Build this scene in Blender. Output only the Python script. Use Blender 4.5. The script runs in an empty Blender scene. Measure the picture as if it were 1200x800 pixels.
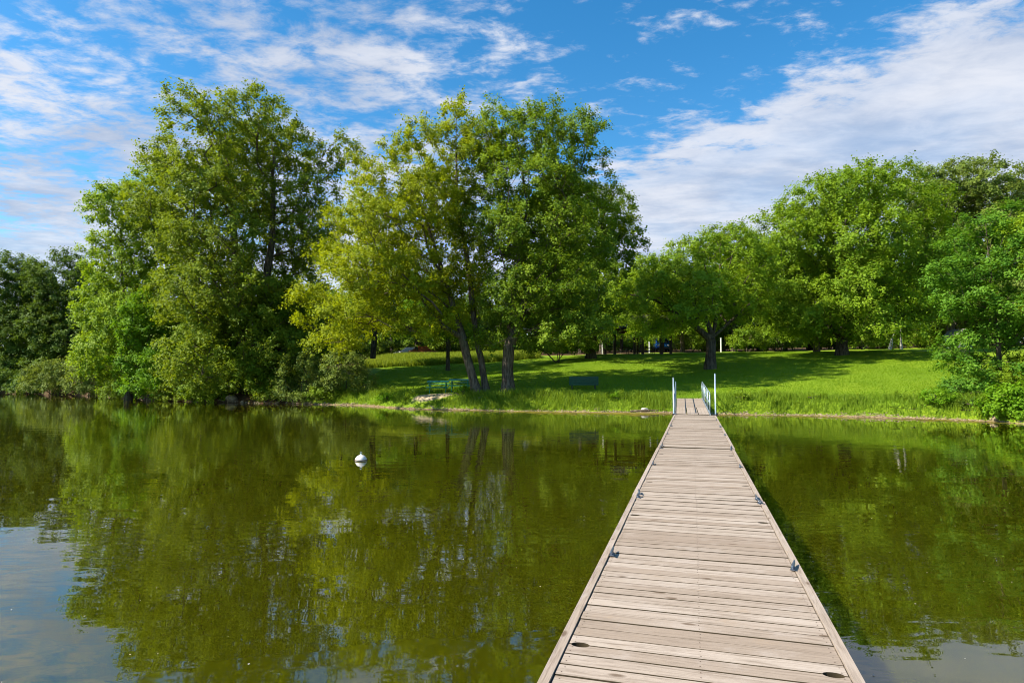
import bpy, bmesh, math, random
import numpy as np
from mathutils import Vector, Matrix, noise as mnoise

S = bpy.context.scene
COL = S.collection
rad = math.radians

# ------------------------------------------------------------------ camera, sky, sun, exposure
F = 740.0                 # focal length in pixels of the 1200 px wide photograph
CZ = 2.14                 # eye height over the water
PITCH = math.atan(40 / F)
cam = bpy.data.cameras.new('Camera'); camo = bpy.data.objects.new('Camera', cam); COL.objects.link(camo)
cam.sensor_width = 36; cam.lens = 36 * F / 1200; cam.clip_start = 0.05; cam.clip_end = 6000
camo.location = (0, 0, CZ); camo.rotation_euler = (math.pi / 2 + PITCH, 0, 0)
S.camera = camo
S.view_settings.view_transform = 'Standard'; S.view_settings.look = 'None'
S.view_settings.exposure = 1.12; S.view_settings.gamma = 1; S.view_settings.use_curve_mapping = False
S.render.engine = 'CYCLES'
cy = S.cycles
cy.max_bounces = 7; cy.diffuse_bounces = 3; cy.glossy_bounces = 3; cy.transmission_bounces = 4; cy.transparent_max_bounces = 4
cy.use_denoising = True; cy.filter_width = 1.05; cy.caustics_reflective = False; cy.caustics_refractive = False
cy.use_adaptive_sampling = True; cy.adaptive_threshold = 0.01

SUN_EL, SUN_AZ = 41.0, -105.0      # azimuth from +Y (view), clockwise; the sun stands left and a little behind
sl = bpy.data.lights.new('Sun', 'SUN'); sl.energy = 4.8; sl.angle = rad(0.55); sl.color = (1.0, 0.93, 0.80)
so = bpy.data.objects.new('Sun', sl); COL.objects.link(so)
az, el = rad(SUN_AZ), rad(SUN_EL)
sdir = Vector((math.sin(az) * math.cos(el), math.cos(az) * math.cos(el), math.sin(el)))
so.rotation_euler = sdir.to_track_quat('Z', 'Y').to_euler(); so.location = sdir * 200


class NT:
    """tiny node-tree helper"""
    def __init__(s, tree): s.t = tree; s.n = tree.nodes; s.n.clear()
    def new(s, typ, **kw):
        nd = s.n.new(typ)
        for k, v in kw.items(): setattr(nd, k, v)
        return nd
    def set(s, sock, v):
        if hasattr(v, 'is_linked') or isinstance(v, bpy.types.NodeSocket): s.t.links.new(v, sock)
        elif v is not None: sock.default_value = v
    def math(s, op, a, b=None, c=None, clamp=False):
        m = s.new('ShaderNodeMath', operation=op, use_clamp=clamp)
        for i, v in enumerate((a, b, c)):
            if v is not None: s.set(m.inputs[i], v)
        return m.outputs[0]
    def mix(s, fac, a, b, blend='MIX'):
        m = s.new('ShaderNodeMix', data_type='RGBA', blend_type=blend)
        s.set(m.inputs[0], fac); s.set(m.inputs[6], a if not isinstance(a, tuple) else (*a, 1)[:4]); s.set(m.inputs[7], b if not isinstance(b, tuple) else (*b, 1)[:4])
        return m.outputs[2]
    def noise(s, vec, scale, detail=4, rough=0.55, dist=0.0):
        m = s.new('ShaderNodeTexNoise'); m.inputs['Scale'].default_value = scale; m.inputs['Detail'].default_value = detail
        m.inputs['Roughness'].default_value = rough; m.inputs['Distortion'].default_value = dist
        if vec is not None: s.set(m.inputs['Vector'], vec)
        return m.outputs[0]
    def smooth(s, v, lo, hi, a=0.0, b=1.0):
        m = s.new('ShaderNodeMapRange', interpolation_type='SMOOTHSTEP')
        s.set(m.inputs[0], v); m.inputs[1].default_value = lo; m.inputs[2].default_value = hi; m.inputs[3].default_value = a; m.inputs[4].default_value = b
        return m.outputs[0]
    def mapping(s, vec, scale=(1, 1, 1), rot=(0, 0, 0), loc=(0, 0, 0)):
        m = s.new('ShaderNodeMapping'); s.set(m.inputs[0], vec)
        m.inputs[1].default_value = loc; m.inputs[2].default_value = rot; m.inputs[3].default_value = scale
        return m.outputs[0]
    def comb(s, x, y, z):
        m = s.new('ShaderNodeCombineXYZ')
        for i, v in enumerate((x, y, z)): s.set(m.inputs[i], v)
        return m.outputs[0]


# world: Nishita sky with procedural cloud sheets laid out on a high plane (direction only)
W = bpy.data.worlds.new('World'); S.world = W; W.use_nodes = True
t = NT(W.node_tree)
sky = t.new('ShaderNodeTexSky', sky_type='NISHITA', sun_disc=False, sun_elevation=el, sun_rotation=az, altitude=200, air_density=1.0, dust_density=0.4, ozone_density=2.5)
tc = t.new('ShaderNodeTexCoord')
sep = t.new('ShaderNodeSeparateXYZ'); t.set(sep.inputs[0], tc.outputs['Generated'])
dz = t.math('ADD', t.math('MAXIMUM', sep.outputs[2], 0.0), 0.04)
qx = t.math('DIVIDE', sep.outputs[0], dz); qy = t.math('DIVIDE', sep.outputs[1], dz)
q = t.comb(qx, qy, 0.0)
hsv = t.new('ShaderNodeHueSaturation'); hsv.inputs['Hue'].default_value = 0.493; hsv.inputs['Saturation'].default_value = 1.36; hsv.inputs['Value'].default_value = 0.82
t.set(hsv.inputs['Color'], sky.outputs[0])
# coverage: a wide veil on the right, broken puffs on the left, haze low down
f = t.math('SUBTRACT', t.math('ADD', qy, t.math('MULTIPLY', qx, 1.55)), 3.25)
covR = t.smooth(f, -1.0, 1.3, 0.0, 1.25)
lft = t.math('MULTIPLY', t.smooth(t.math('MULTIPLY', qx, -1.0), -0.40, 0.3, 0.45, 1.0), t.smooth(qy, 0.8, 3.2, 0.42, 0.72))
lowL = t.math('MULTIPLY', t.smooth(qy, 2.6, 4.2), t.smooth(t.math('MULTIPLY', qx, -1.0), 0.6, 2.2, 0.0, 1.2))
cov = t.math('MAXIMUM', t.math('MAXIMUM', covR, lft), lowL)
cov = t.math('MAXIMUM', cov, t.smooth(qy, 2.2, 5.0, 0.28, 0.95))
n1 = t.noise(t.mapping(q, (1.6, 1.9, 1), (0, 0, rad(-24)), (3.1, 7.4, 0)), 1.0, 4, 0.55, 0.25)
n2 = t.noise(t.mapping(q, (5.2, 7.0, 1), (0, 0, rad(20)), (0.7, 2.0, 0)), 1.0, 7, 0.62, 0.35)
n3 = t.noise(t.mapping(q, (15, 20, 1), (0, 0, rad(20)), (5.7, 1.0, 0)), 1.0, 5, 0.65, 0.3)
nn = t.math('ADD', t.math('ADD', t.math('MULTIPLY', n1, 0.30), t.math('MULTIPLY', n2, 0.48)), t.math('MULTIPLY', n3, 0.22))
thr = t.math('SUBTRACT', t.math('ADD', nn, t.math('MULTIPLY', cov, 0.34)), 0.66)
mask = t.smooth(thr, -0.045, 0.12)
mask = t.math('MULTIPLY', mask, t.smooth(n1, 0.35, 0.65, 0.80, 0.96))
shade = t.noise(t.mapping(q, (0.8, 1.25, 1), (0, 0, rad(20)), (9, 1, 0)), 1.0, 6, 0.6, 0.3)
cc = t.mix(t.smooth(t.math('ADD', t.math('MULTIPLY', shade, 0.7), t.math('MULTIPLY', n2, 0.3)), 0.36, 0.64), (1.75, 2.1, 2.8), (3.25, 3.35, 3.65))
col = t.mix(mask, hsv.outputs[0], cc)
bg = t.new('ShaderNodeBackground'); t.set(bg.inputs[0], col); bg.inputs[1].default_value = 0.12
wo = t.new('ShaderNodeOutputWorld'); t.t.links.new(bg.outputs[0], wo.inputs[0])

# ------------------------------------------------------------------ pixel -> place helpers
_fw = np.array([0, math.cos(PITCH), math.sin(PITCH)]); _up = np.array([0, -math.sin(PITCH), math.cos(PITCH)])
def ray(px, py): return np.array([(px - 600) / F, 0, 0]) + _up * (400 - py) / F + _fw
def at(px, py, D):
    r = ray(px, py); return np.array([0, 0, CZ]) + r * D / r[1]
def gnd(px, py, z=0.0):
    r = ray(px, py); return np.array([0, 0, CZ]) + r * (z - CZ) / r[2]

# ------------------------------------------------------------------ object helpers
def tag(o, label=None, cat=None, group=None, kind=None):
    if label: o['label'] = label
    if cat: o['category'] = cat
    if group: o['group'] = group
    if kind: o['kind'] = kind
    return o
def empty(name, loc, rz=0.0):
    o = bpy.data.objects.new(name, None); COL.objects.link(o); o.location = loc; o.rotation_euler = (0, 0, rz); o.empty_display_size = 0.3
    return o
def link(name, me, parent=None, loc=(0, 0, 0)):
    o = bpy.data.objects.new(name, me); COL.objects.link(o)
    if parent is not None: o.parent = parent
    o.location = loc
    return o
def np_mesh(name, V, faces, mats, fattr=None, smooth=False, mat_idx=None):
    """faces: list of (M,k) int arrays"""
    me = bpy.data.meshes.new(name)
    V = np.asarray(V, np.float32)
    me.vertices.add(len(V)); me.vertices.foreach_set('co', V.ravel())
    if not isinstance(faces, list): faces = [faces]
    faces = [np.asarray(f_, np.int32) for f_ in faces if len(f_)]
    tot = sum(f_.size for f_ in faces); nf = sum(len(f_) for f_ in faces)
    me.loops.add(tot); me.loops.foreach_set('vertex_index', np.concatenate([f_.ravel() for f_ in faces]))
    me.polygons.add(nf)
    st = []; c = 0
    for f_ in faces:
        st.append(c + np.arange(len(f_)) * f_.shape[1]); c += f_.size
    me.polygons.foreach_set('loop_start', np.concatenate(st).astype(np.int32))
    if smooth: me.polygons.foreach_set('use_smooth', np.ones(nf, bool))
    if mat_idx is not None: me.polygons.foreach_set('material_index', np.asarray(mat_idx, np.int32))
    for m in (mats if isinstance(mats, (list, tuple)) else [mats]): me.materials.append(m)
    if fattr:
        for k, v in fattr.items():
            a = me.attributes.new(k, 'FLOAT', 'FACE'); a.data.foreach_set('value', np.asarray(v, np.float32))
    me.update(calc_edges=True)
    return me
def bm_mesh(name, bm, mats, smooth=False):
    me = bpy.data.meshes.new(name); bm.normal_update(); bm.to_mesh(me); bm.free()
    for m in (mats if isinstance(mats, (list, tuple)) else [mats]): me.materials.append(m)
    if smooth:
        for p in me.polygons: p.use_smooth = True
    return me
def box(bm, c, s, rot=None, bev=0.0, mi=0):
    """box of size s centred at c"""
    r = bmesh.ops.create_cube(bm, size=1.0)
    vs = r['verts']
    bmesh.ops.scale(bm, vec=Vector(s), verts=vs)
    if bev > 0:
        es = list({e for v in vs for e in v.link_edges})
        b = bmesh.ops.bevel(bm, geom=es, offset=bev, segments=1, affect='EDGES')
        vs = list({v for f_ in b['faces'] for v in f_.verts} | {v for v in vs if v.is_valid})
    if rot is not None: bmesh.ops.rotate(bm, cent=(0, 0, 0), matrix=rot, verts=vs)
    bmesh.ops.translate(bm, vec=Vector(c), verts=vs)
    for f_ in {f_ for v in vs for f_ in v.link_faces}: f_.material_index = mi
    return vs
def tube(bm, pts, r, n=8, mi=0, cap=True):
    pts = [Vector(p) for p in pts]; rs = r if isinstance(r, (list, tuple)) else [r] * len(pts)
    rings = []; ref = None
    for i, p in enumerate(pts):
        d = (pts[min(i + 1, len(pts) - 1)] - pts[max(i - 1, 0)]).normalized()
        if ref is None: ref = d.orthogonal().normalized()
        u = (ref - d * ref.dot(d)).normalized(); w = d.cross(u); ref = u
        rings.append([bm.verts.new(p + (u * math.cos(2 * math.pi * k / n) + w * math.sin(2 * math.pi * k / n)) * rs[i]) for k in range(n)])
    for a, b in zip(rings, rings[1:]):
        for k in range(n):
            f_ = bm.faces.new((a[k], a[(k + 1) % n], b[(k + 1) % n], b[k])); f_.material_index = mi; f_.smooth = True
    if cap:
        bm.faces.new(rings[0][::-1]).material_index = mi; bm.faces.new(rings[-1]).material_index = mi
    return rings

# ------------------------------------------------------------------ materials
def mat(name):
    m = bpy.data.materials.new(name); m.use_nodes = True
    return m, NT(m.node_tree)
def finish(t, sh):
    o = t.new('ShaderNodeOutputMaterial'); t.t.links.new(sh, o.inputs[0])
def principled(t, base, rough=0.6, spec=0.4, metal=0.0, normal=None, ior=None):
    p = t.new('ShaderNodeBsdfPrincipled')
    t.set(p.inputs['Base Color'], base if not isinstance(base, tuple) else (*base, 1)[:4])
    t.set(p.inputs['Roughness'], rough); p.inputs['Specular IOR Level'].default_value = spec; p.inputs['Metallic'].default_value = metal
    if ior: p.inputs['IOR'].default_value = ior
    if normal is not None: t.set(p.inputs['Normal'], normal)
    return p.outputs[0]
def bump(t, h, dist, strength=1.0):
    b = t.new('ShaderNodeBump'); b.inputs['Strength'].default_value = strength; b.inputs['Distance'].default_value = dist
    t.set(b.inputs['Height'], h); return b.outputs[0]
def simple(name, colr, rough=0.5, spec=0.4, metal=0.0, vary=0.12, scale=8.0):
    m, t = mat(name)
    o = t.new('ShaderNodeTexCoord').outputs['Object']
    n = t.noise(o, scale, 5, 0.6)
    c2 = tuple(c * (1 - vary * 2) for c in colr)
    finish(t, principled(t, t.mix(t.smooth(n, 0.3, 0.7), c2, colr), rough, spec, metal))
    return m
def leaf_mat(name, a, b, trans=0.34, rough=0.5):
    """leaf colour varies leaf by leaf between a and b"""
    m, t = mat(name)
    at_ = t.new('ShaderNodeAttribute', attribute_name='tint')
    c = t.mix(at_.outputs['Fac'], a, b)
    p = principled(t, c, 0.6, 0.16)
    tr = t.new('ShaderNodeBsdfTranslucent')
    t.set(tr.inputs[0], t.mix(0.5, c, (min(1, b[0] * 1.9), min(1, b[1] * 1.75), b[2] * 0.6)))
    mx = t.new('ShaderNodeMixShader'); mx.inputs[0].default_value = trans
    t.t.links.new(p, mx.inputs[1]); t.t.links.new(tr.outputs[0], mx.inputs[2])
    finish(t, mx.outputs[0]); return m
def bark_mat(name, a, b):
    m, t = mat(name)
    o = t.new('ShaderNodeTexCoord').outputs['Object']
    n = t.noise(t.mapping(o, (9, 9, 1.6)), 1.0, 6, 0.65, 0.6)
    n2 = t.noise(o, 0.9, 3)
    c = t.mix(t.smooth(n, 0.35, 0.65), a, b)
    c = t.mix(t.math('MULTIPLY', t.smooth(n2, 0.5, 0.7), 0.35), c, (0.10, 0.12, 0.06))
    finish(t, principled(t, c, 0.9, 0.15, normal=bump(t, n, 0.06))); return m

M = {}
M['bark_grey'] = bark_mat('bark_grey', (0.055, 0.04, 0.028), (0.20, 0.155, 0.11))
M['bark_dark'] = bark_mat('bark_dark', (0.035, 0.028, 0.02), (0.12, 0.095, 0.07))
M['bark_pale'] = bark_mat('bark_pale', (0.22, 0.2, 0.16), (0.5, 0.47, 0.4))
LEAF = {
    'maple_yellow': leaf_mat('leaf_yellow_green', (0.155, 0.215, 0.006), (0.31, 0.36, 0.010), 0.40),
    'maple_mid':    leaf_mat('leaf_mid_green', (0.085, 0.165, 0.009), (0.20, 0.285, 0.014), 0.36),
    'elm':          leaf_mat('leaf_elm', (0.095, 0.165, 0.010), (0.225, 0.29, 0.016), 0.36),
    'fresh':        leaf_mat('leaf_fresh', (0.09, 0.215, 0.008), (0.18, 0.32, 0.012), 0.40),
    'oak':          leaf_mat('leaf_oak', (0.115, 0.21, 0.010), (0.25, 0.36, 0.018), 0.36),
    'big':          leaf_mat('leaf_linden', (0.10, 0.19, 0.009), (0.22, 0.325, 0.015), 0.36),
    'greygreen':    leaf_mat('leaf_greygreen', (0.09, 0.145, 0.025), (0.20, 0.26, 0.04), 0.32),
    'walnut':       leaf_mat('leaf_walnut', (0.06, 0.165, 0.016), (0.14, 0.275, 0.022), 0.36),
    'dark':         leaf_mat('leaf_dark', (0.05, 0.115, 0.012), (0.13, 0.20, 0.02), 0.3),
    'shrub':        leaf_mat('leaf_shrub', (0.09, 0.145, 0.025), (0.22, 0.28, 0.045), 0.32),
    'grass':        leaf_mat('blade_green', (0.10, 0.19, 0.012), (0.22, 0.30, 0.02), 0.4),
    'lawn':         leaf_mat('lawn_blade', (0.10, 0.205, 0.006), (0.205, 0.31, 0.009), 0.4),
    'hay':          leaf_mat('rough_blade', (0.13, 0.21, 0.012), (0.27, 0.32, 0.03), 0.4),
}

# ground: lawn, bare path patch, gravelly shore, mud under water
m, t = mat('lawn_and_shore')
geo = t.new('ShaderNodeNewGeometry').outputs['Position']
n_big = t.noise(geo, 0.16, 4, 0.55); n_mid = t.noise(geo, 0.9, 5, 0.6); n_fine = t.noise(t.mapping(geo, (1, 0.5, 1)), 16, 4, 0.7)
c = t.mix(t.smooth(n_big, 0.3, 0.7), (0.125, 0.225, 0.008), (0.205, 0.285, 0.010))
c = t.mix(t.math('MULTIPLY', t.smooth(n_mid, 0.35, 0.7), 0.4), c, (0.10, 0.19, 0.008))
c = t.mix(t.math('MULTIPLY', t.smooth(n_fine, 0.4, 0.75), 0.45), c, (0.27, 0.31, 0.02))
c = t.mix(t.math('MULTIPLY', t.smooth(n_fine, 0.55, 0.3), 0.4), c, (0.06, 0.115, 0.006))
dirt = t.new('ShaderNodeAttribute', attribute_name='dirt').outputs['Fac']
dm = t.smooth(t.math('ADD', dirt, t.math('MULTIPLY', t.math('SUBTRACT', n_mid, 0.5), 0.9)), 0.42, 0.6)
dcol = t.mix(n_fine, (0.36, 0.27, 0.16), (0.52, 0.41, 0.28))
c = t.mix(dm, c, dcol)
sepz = t.new('ShaderNodeSeparateXYZ'); t.set(sepz.inputs[0], geo)
zz = t.math('ADD', t.math('ADD', sepz.outputs[2], t.math('MULTIPLY', t.math('SUBTRACT', n_mid, 0.5), 0.22)), t.math('MULTIPLY', t.math('SUBTRACT', n_big, 0.5), 0.25))
grav = t.mix(t.smooth(t.noise(geo, 9, 4, 0.7), 0.35, 0.65), (0.10, 0.07, 0.035), (0.30, 0.22, 0.12))
c = t.mix(t.smooth(zz, 0.10, 0.05), c, grav)
litter = t.new('ShaderNodeAttribute', attribute_name='litter').outputs['Fac']
c = t.mix(litter, c, t.mix(n_mid, (0.05, 0.028, 0.014), (0.095, 0.058, 0.024)))
c = t.mix(t.smooth(sepz.outputs[2], 0.02, -0.1), c, (0.06, 0.055, 0.015))
finish(t, principled(t, c, 0.9, 0.15, normal=bump(t, n_fine, 0.05)))
M['ground'] = m

# water: murky olive pond with small wind ripples
m, t = mat('pond_water')
geo = t.new('ShaderNodeNewGeometry').outputs['Position']
r1 = t.noise(t.mapping(geo, (0.8, 1.9, 1), (0, 0, rad(8))), 1.0, 1.0, 0.4, 0.3)
r2 = t.noise(t.mapping(geo, (2.4, 5.5, 1), (0, 0, rad(-14))), 1.0, 1.5, 0.45, 0.4)
calm = t.smooth(t.noise(geo, 0.13, 2), 0.38, 0.64, 0.3, 2.8)
h = t.math('ADD', t.math('MULTIPLY', r1, 0.0034), t.math('MULTIPLY', t.math('MULTIPLY', r2, 0.0011), calm))
wc = t.mix(t.noise(geo, 0.25, 3), (0.033, 0.035, 0.001), (0.041, 0.043, 0.0013))
sh = principled(t, wc, 0.012, 0.5, normal=bump(t, h, 1.0), ior=1.75)
pn = sh.node; pn.inputs['Subsurface Weight'].default_value = 1.0; pn.inputs['Subsurface Radius'].default_value = (1.0, 1.0, 0.5); pn.inputs['Subsurface Scale'].default_value = 1.3
finish(t, sh)
M['water'] = m

# weathered deck boards; 'tint' gives each board its own tone
m, t = mat('weathered_board')
o = t.new('ShaderNodeTexCoord').outputs['Object']
tint = t.new('ShaderNodeAttribute', attribute_name='tint').outputs['Fac']
off = t.comb(t.math('MULTIPLY', tint, 37.0), 0.0, t.math('MULTIPLY', tint, 11.0))
va = t.new('ShaderNodeVectorMath', operation='ADD'); t.set(va.inputs[0], o); t.set(va.inputs[1], off); ov = va.outputs[0]
g1 = t.noise(t.mapping(ov, (2.6, 42, 42)), 1.0, 6, 0.65, 0.5)
g2 = t.noise(t.mapping(ov, (4.5, 150, 150)), 1.0, 4, 0.7)
blot = t.noise(t.mapping(ov, (2.4, 3.2, 4)), 1.0, 6, 0.68)
c = t.mix(tint, (0.275, 0.212, 0.16), (0.40, 0.33, 0.268))
c = t.mix(t.math('MULTIPLY', t.smooth(g1, 0.45, 0.68), 0.72), c, (0.18, 0.135, 0.098))
c = t.mix(t.math('MULTIPLY', t.smooth(g2, 0.48, 0.68), 0.5), c, (0.17, 0.13, 0.10))
c = t.mix(t.math('MULTIPLY', t.smooth(blot, 0.5, 0.72), 0.45), c, (0.42, 0.36, 0.31))
c = t.mix(t.math('MULTIPLY', t.smooth(blot, 0.42, 0.25), 0.5), c, (0.33, 0.235, 0.15))
vor = t.new('ShaderNodeTexVoronoi'); vor.inputs['Scale'].default_value = 1.0; t.set(vor.inputs['Vector'], t.mapping(ov, (2.4, 6.5, 0.01)))
knot = t.smooth(vor.outputs['Distance'], 0.17, 0.07)
sel = t.math('GREATER_THAN', t.noise(t.mapping(ov, (1.3, 3.1, 0.01)), 1.0, 0), 0.52)
c = t.mix(t.math('MULTIPLY', t.math('MULTIPLY', knot, sel), 0.8), c, (0.10, 0.062, 0.036))
finish(t, principled(t, c, 0.78, 0.25, normal=bump(t, t.math('ADD', g1, t.math('MULTIPLY', g2, 0.4)), 0.004)))
M['board'] = m
m2 = m.copy(); m2.name = 'edge_board'
M['edge'] = m2
for nd in m2.node_tree.nodes:       # grain runs along the dock on the edge boards
    if nd.type == 'MAPPING':
        sx, sy, sz = nd.inputs[3].default_value
        nd.inputs[3].default_value = (sy, sx, sz)

M['galv'] = simple('galvanised_steel', (0.40, 0.50, 0.58), 0.42, 0.5, 0.55, 0.15, 30)
M['cleat'] = simple('cleat_steel', (0.22, 0.26, 0.33), 0.35, 0.5, 0.75, 0.2, 40)
M['dark_metal'] = simple('dark_steel', (0.05, 0.05, 0.05), 0.5, 0.4, 0.6)
M['gap_shade'] = simple('shaded_board_edge', (0.055, 0.042, 0.024), 0.9, 0.1)  # dark colour paints the shade of the board gaps and hand holes
M['hole'] = simple('hole_recess', (0.05, 0.045, 0.02), 0.9, 0.1)
M['screw'] = simple('rusty_screw', (0.12, 0.075, 0.05), 0.6, 0.4, 0.4)
M['float'] = simple('float_plastic', (0.02, 0.02, 0.02), 0.5)
M['green_paint'] = simple('green_paint', (0.03, 0.28, 0.15), 0.42, 0.45, 0, 0.15, 5)
M['dark_green_paint'] = simple('dark_green_paint', (0.008, 0.075, 0.045), 0.45, 0.45, 0, 0.15, 5)
M['white_paint'] = simple('white_paint', (0.78, 0.77, 0.73), 0.5, 0.4, 0, 0.06, 6)
M['buoy'] = simple('buoy_plastic', (0.66, 0.64, 0.60), 0.45, 0.5, 0, 0.05, 12)
M['buoy_band'] = simple('waterline_scum', (0.20, 0.12, 0.06), 0.7, 0.3, 0, 0.3, 20)
M['stone'] = simple('shore_stone', (0.36, 0.28, 0.18), 0.85, 0.2, 0, 0.25, 6)
M['white_stone'] = simple('pale_stone', (0.5, 0.47, 0.41), 0.8, 0.2, 0, 0.15, 8)
M['brown_wood'] = simple('stained_wood', (0.075, 0.045, 0.028), 0.7, 0.3, 0, 0.2, 6)
M['roof'] = simple('shingle_roof', (0.06, 0.048, 0.04), 0.85, 0.2, 0, 0.25, 14)
M['concrete'] = simple('concrete', (0.2, 0.19, 0.17), 0.85, 0.2, 0, 0.1, 5)
M['algae'] = simple('floating_algae', (0.26, 0.22, 0.015), 0.7, 0.3, 0, 0.25, 3)
M['car_blue'] = simple('blue_car_paint', (0.03, 0.17, 0.55), 0.25, 0.6, 0, 0.03)
M['car_orange'] = simple('orange_car_paint', (0.33, 0.075, 0.02), 0.4, 0.6, 0, 0.03)
M['car_white'] = simple('pale_car_paint', (0.36, 0.35, 0.31), 0.3, 0.6, 0, 0.03)
M['glass'] = simple('car_glass', (0.02, 0.03, 0.04), 0.08, 0.7, 0, 0.0)
M['tyre'] = simple('tyre_rubber', (0.02, 0.02, 0.02), 0.8)
M['lamp'] = simple('headlamp_glass', (0.8, 0.8, 0.78), 0.15, 0.6, 0, 0.0)
M['shed'] = simple('grey_boards', (0.27, 0.28, 0.30), 0.8, 0.2, 0, 0.15, 4)
M['log'] = bark_mat('driftwood', (0.06, 0.045, 0.03), (0.16, 0.12, 0.085))

# ------------------------------------------------------------------ terrain
SH = np.array([(-900, 260), (-400, 150), (-150, 118), (-90, 96), (-64, 79), (-46.5, 68.9), (-35.5, 59.8), (-27.8, 52.8), (-20, 49.5), (-14.7, 47.3),
               (-11.2, 45.9), (-6.6, 40.8), (-3.75, 39.7), (0, 38.3), (5, 36.9), (9.3, 36.3), (11.8, 35.0), (15.6, 34.1), (18.5, 32.6),
               (21, 31.0), (22.4, 29.3), (23.2, 27.4), (24.2, 22), (27, 14), (34, 2), (60, -25), (400, -120), (1500, -200)], float)
def shore_s(x, y):
    """signed distance from the shoreline, positive on land"""
    x = np.asarray(x, float); y = np.asarray(y, float)
    best = np.full(x.shape, 1e9)
    for (ax, ay), (bx, by) in zip(SH[:-1], SH[1:]):
        dx, dy = bx - ax, by - ay
        tt = np.clip(((x - ax) * dx + (y - ay) * dy) / (dx * dx + dy * dy), 0, 1)
        best = np.minimum(best, np.hypot(x - ax - tt * dx, y - ay - tt * dy))
    ys = np.interp(x, SH[:, 0], SH[:, 1])
    return np.where(y > ys, best, -best)
def smoothstep(a, b, v):
    v = np.clip((v - a) / (b - a), 0, 1); return v * v * (3 - 2 * v)
def wob(x, y):
    return (np.sin(x * 0.31 + 1.3) * np.cos(y * 0.27) + 0.6 * np.sin(x * 0.83 + y * 0.57) + 0.35 * np.sin(x * 2.3 - y * 1.1 + 0.5))
def height(x, y):
    x = np.asarray(x, float); y = np.asarray(y, float)
    s = shore_s(x, y) + 0.16 * wob(x * 2.1, y * 2.1) * 0.6
    land = 0.05 + 0.60 * smoothstep(-0.15, 1.25, s) + 0.134 * np.clip(s, 0, 26) + 0.05 * np.clip(s - 26, 0, 60) + 0.05 * wob(x, y) * smoothstep(1, 5, s)
    sea = np.maximum(-1.6, 0.05 + s * 0.32)
    return np.where(s > 0, land, sea)
def H(x, y): return float(height(np.array([x]), np.array([y]))[0])

def axis(lo, hi, step, far):
    c = list(np.arange(lo, hi + 1e-6, step)); a = c[-1]; s_ = step
    while a < far: s_ *= 1.35; a += s_; c.append(a)
    a = c[0]; s_ = step
    while a > -far: s_ *= 1.35; a -= s_; c.insert(0, a)
    return np.array(c)
gx = axis(-72, 36, 0.45, 1800); gy = axis(22, 92, 0.4, 1800)
X, Y = np.meshgrid(gx, gy); Z = height(X, Y)
idx = np.arange(X.size).reshape(X.shape)
quads = np.stack([idx[:-1, :-1].ravel(), idx[:-1, 1:].ravel(), idx[1:, 1:].ravel(), idx[1:, :-1].ravel()], 1)
me = np_mesh('ground', np.stack([X.ravel(), Y.ravel(), Z.ravel()], 1), quads, M['ground'], smooth=True)
sp_ = np.array([-5.1, 41.75, 0.9])
dirt = np.exp(-(((X - sp_[0]) / 1.7) ** 2 + ((Y - sp_[1]) / 1.0) ** 2))
gw = gnd(818, 465, 0.9); dirt = np.maximum(dirt, 0.9 * np.exp(-(((X - gw[0]) / 0.9) ** 2 + ((Y - gw[1]) / 0.5) ** 2)))
for tx, ty, rr in ((563, 460, 0.9), (596, 458, 0.8)):
    p = gnd(tx, ty, 1.05); dirt = np.maximum(dirt, 0.62 * np.exp(-(((X - p[0]) / rr) ** 2 + ((Y - p[1]) / rr) ** 2)))
p = at(957, 413, 63); dirt = np.maximum(dirt, 0.7 * np.exp(-(((X - p[0] - 1) / 5) ** 2 + ((Y - 64) / 1.6) ** 2)))
p = at(1120, 413, 60); dirt = np.maximum(dirt, 0.62 * np.exp(-(((X - p[0] + 2) / 5) ** 2 + ((Y - 61) / 1.4) ** 2)))
lit = np.maximum(1 - smoothstep(-16.5, -13.5, X + 0.5 * wob(X, Y)), smoothstep(74, 78, Y)) * (Z > -0.4)
a = me.attributes.new('litter', 'FLOAT', 'POINT'); a.data.foreach_set('value', lit.ravel().astype(np.float32))
a = me.attributes.new('dirt', 'FLOAT', 'POINT'); a.data.foreach_set('value', dirt.ravel().astype(np.float32))
tag(link('ground', me), 'sunlit green lawn rising gently from the pond shore', None, None, 'structure')

wx = axis(-60, 40, 4, 1700); wy = axis(-10, 90, 4, 1700)
X, Y = np.meshgrid(wx, wy); idx = np.arange(X.size).reshape(X.shape)
quads = np.stack([idx[:-1, :-1].ravel(), idx[:-1, 1:].ravel(), idx[1:, 1:].ravel(), idx[1:, :-1].ravel()], 1)
tag(link('water', np_mesh('water', np.stack([X.ravel(), Y.ravel(), 0 * X.ravel()], 1), quads, M['water'])), 'murky olive green pond water reflecting the trees', None, None, 'structure')

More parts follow.
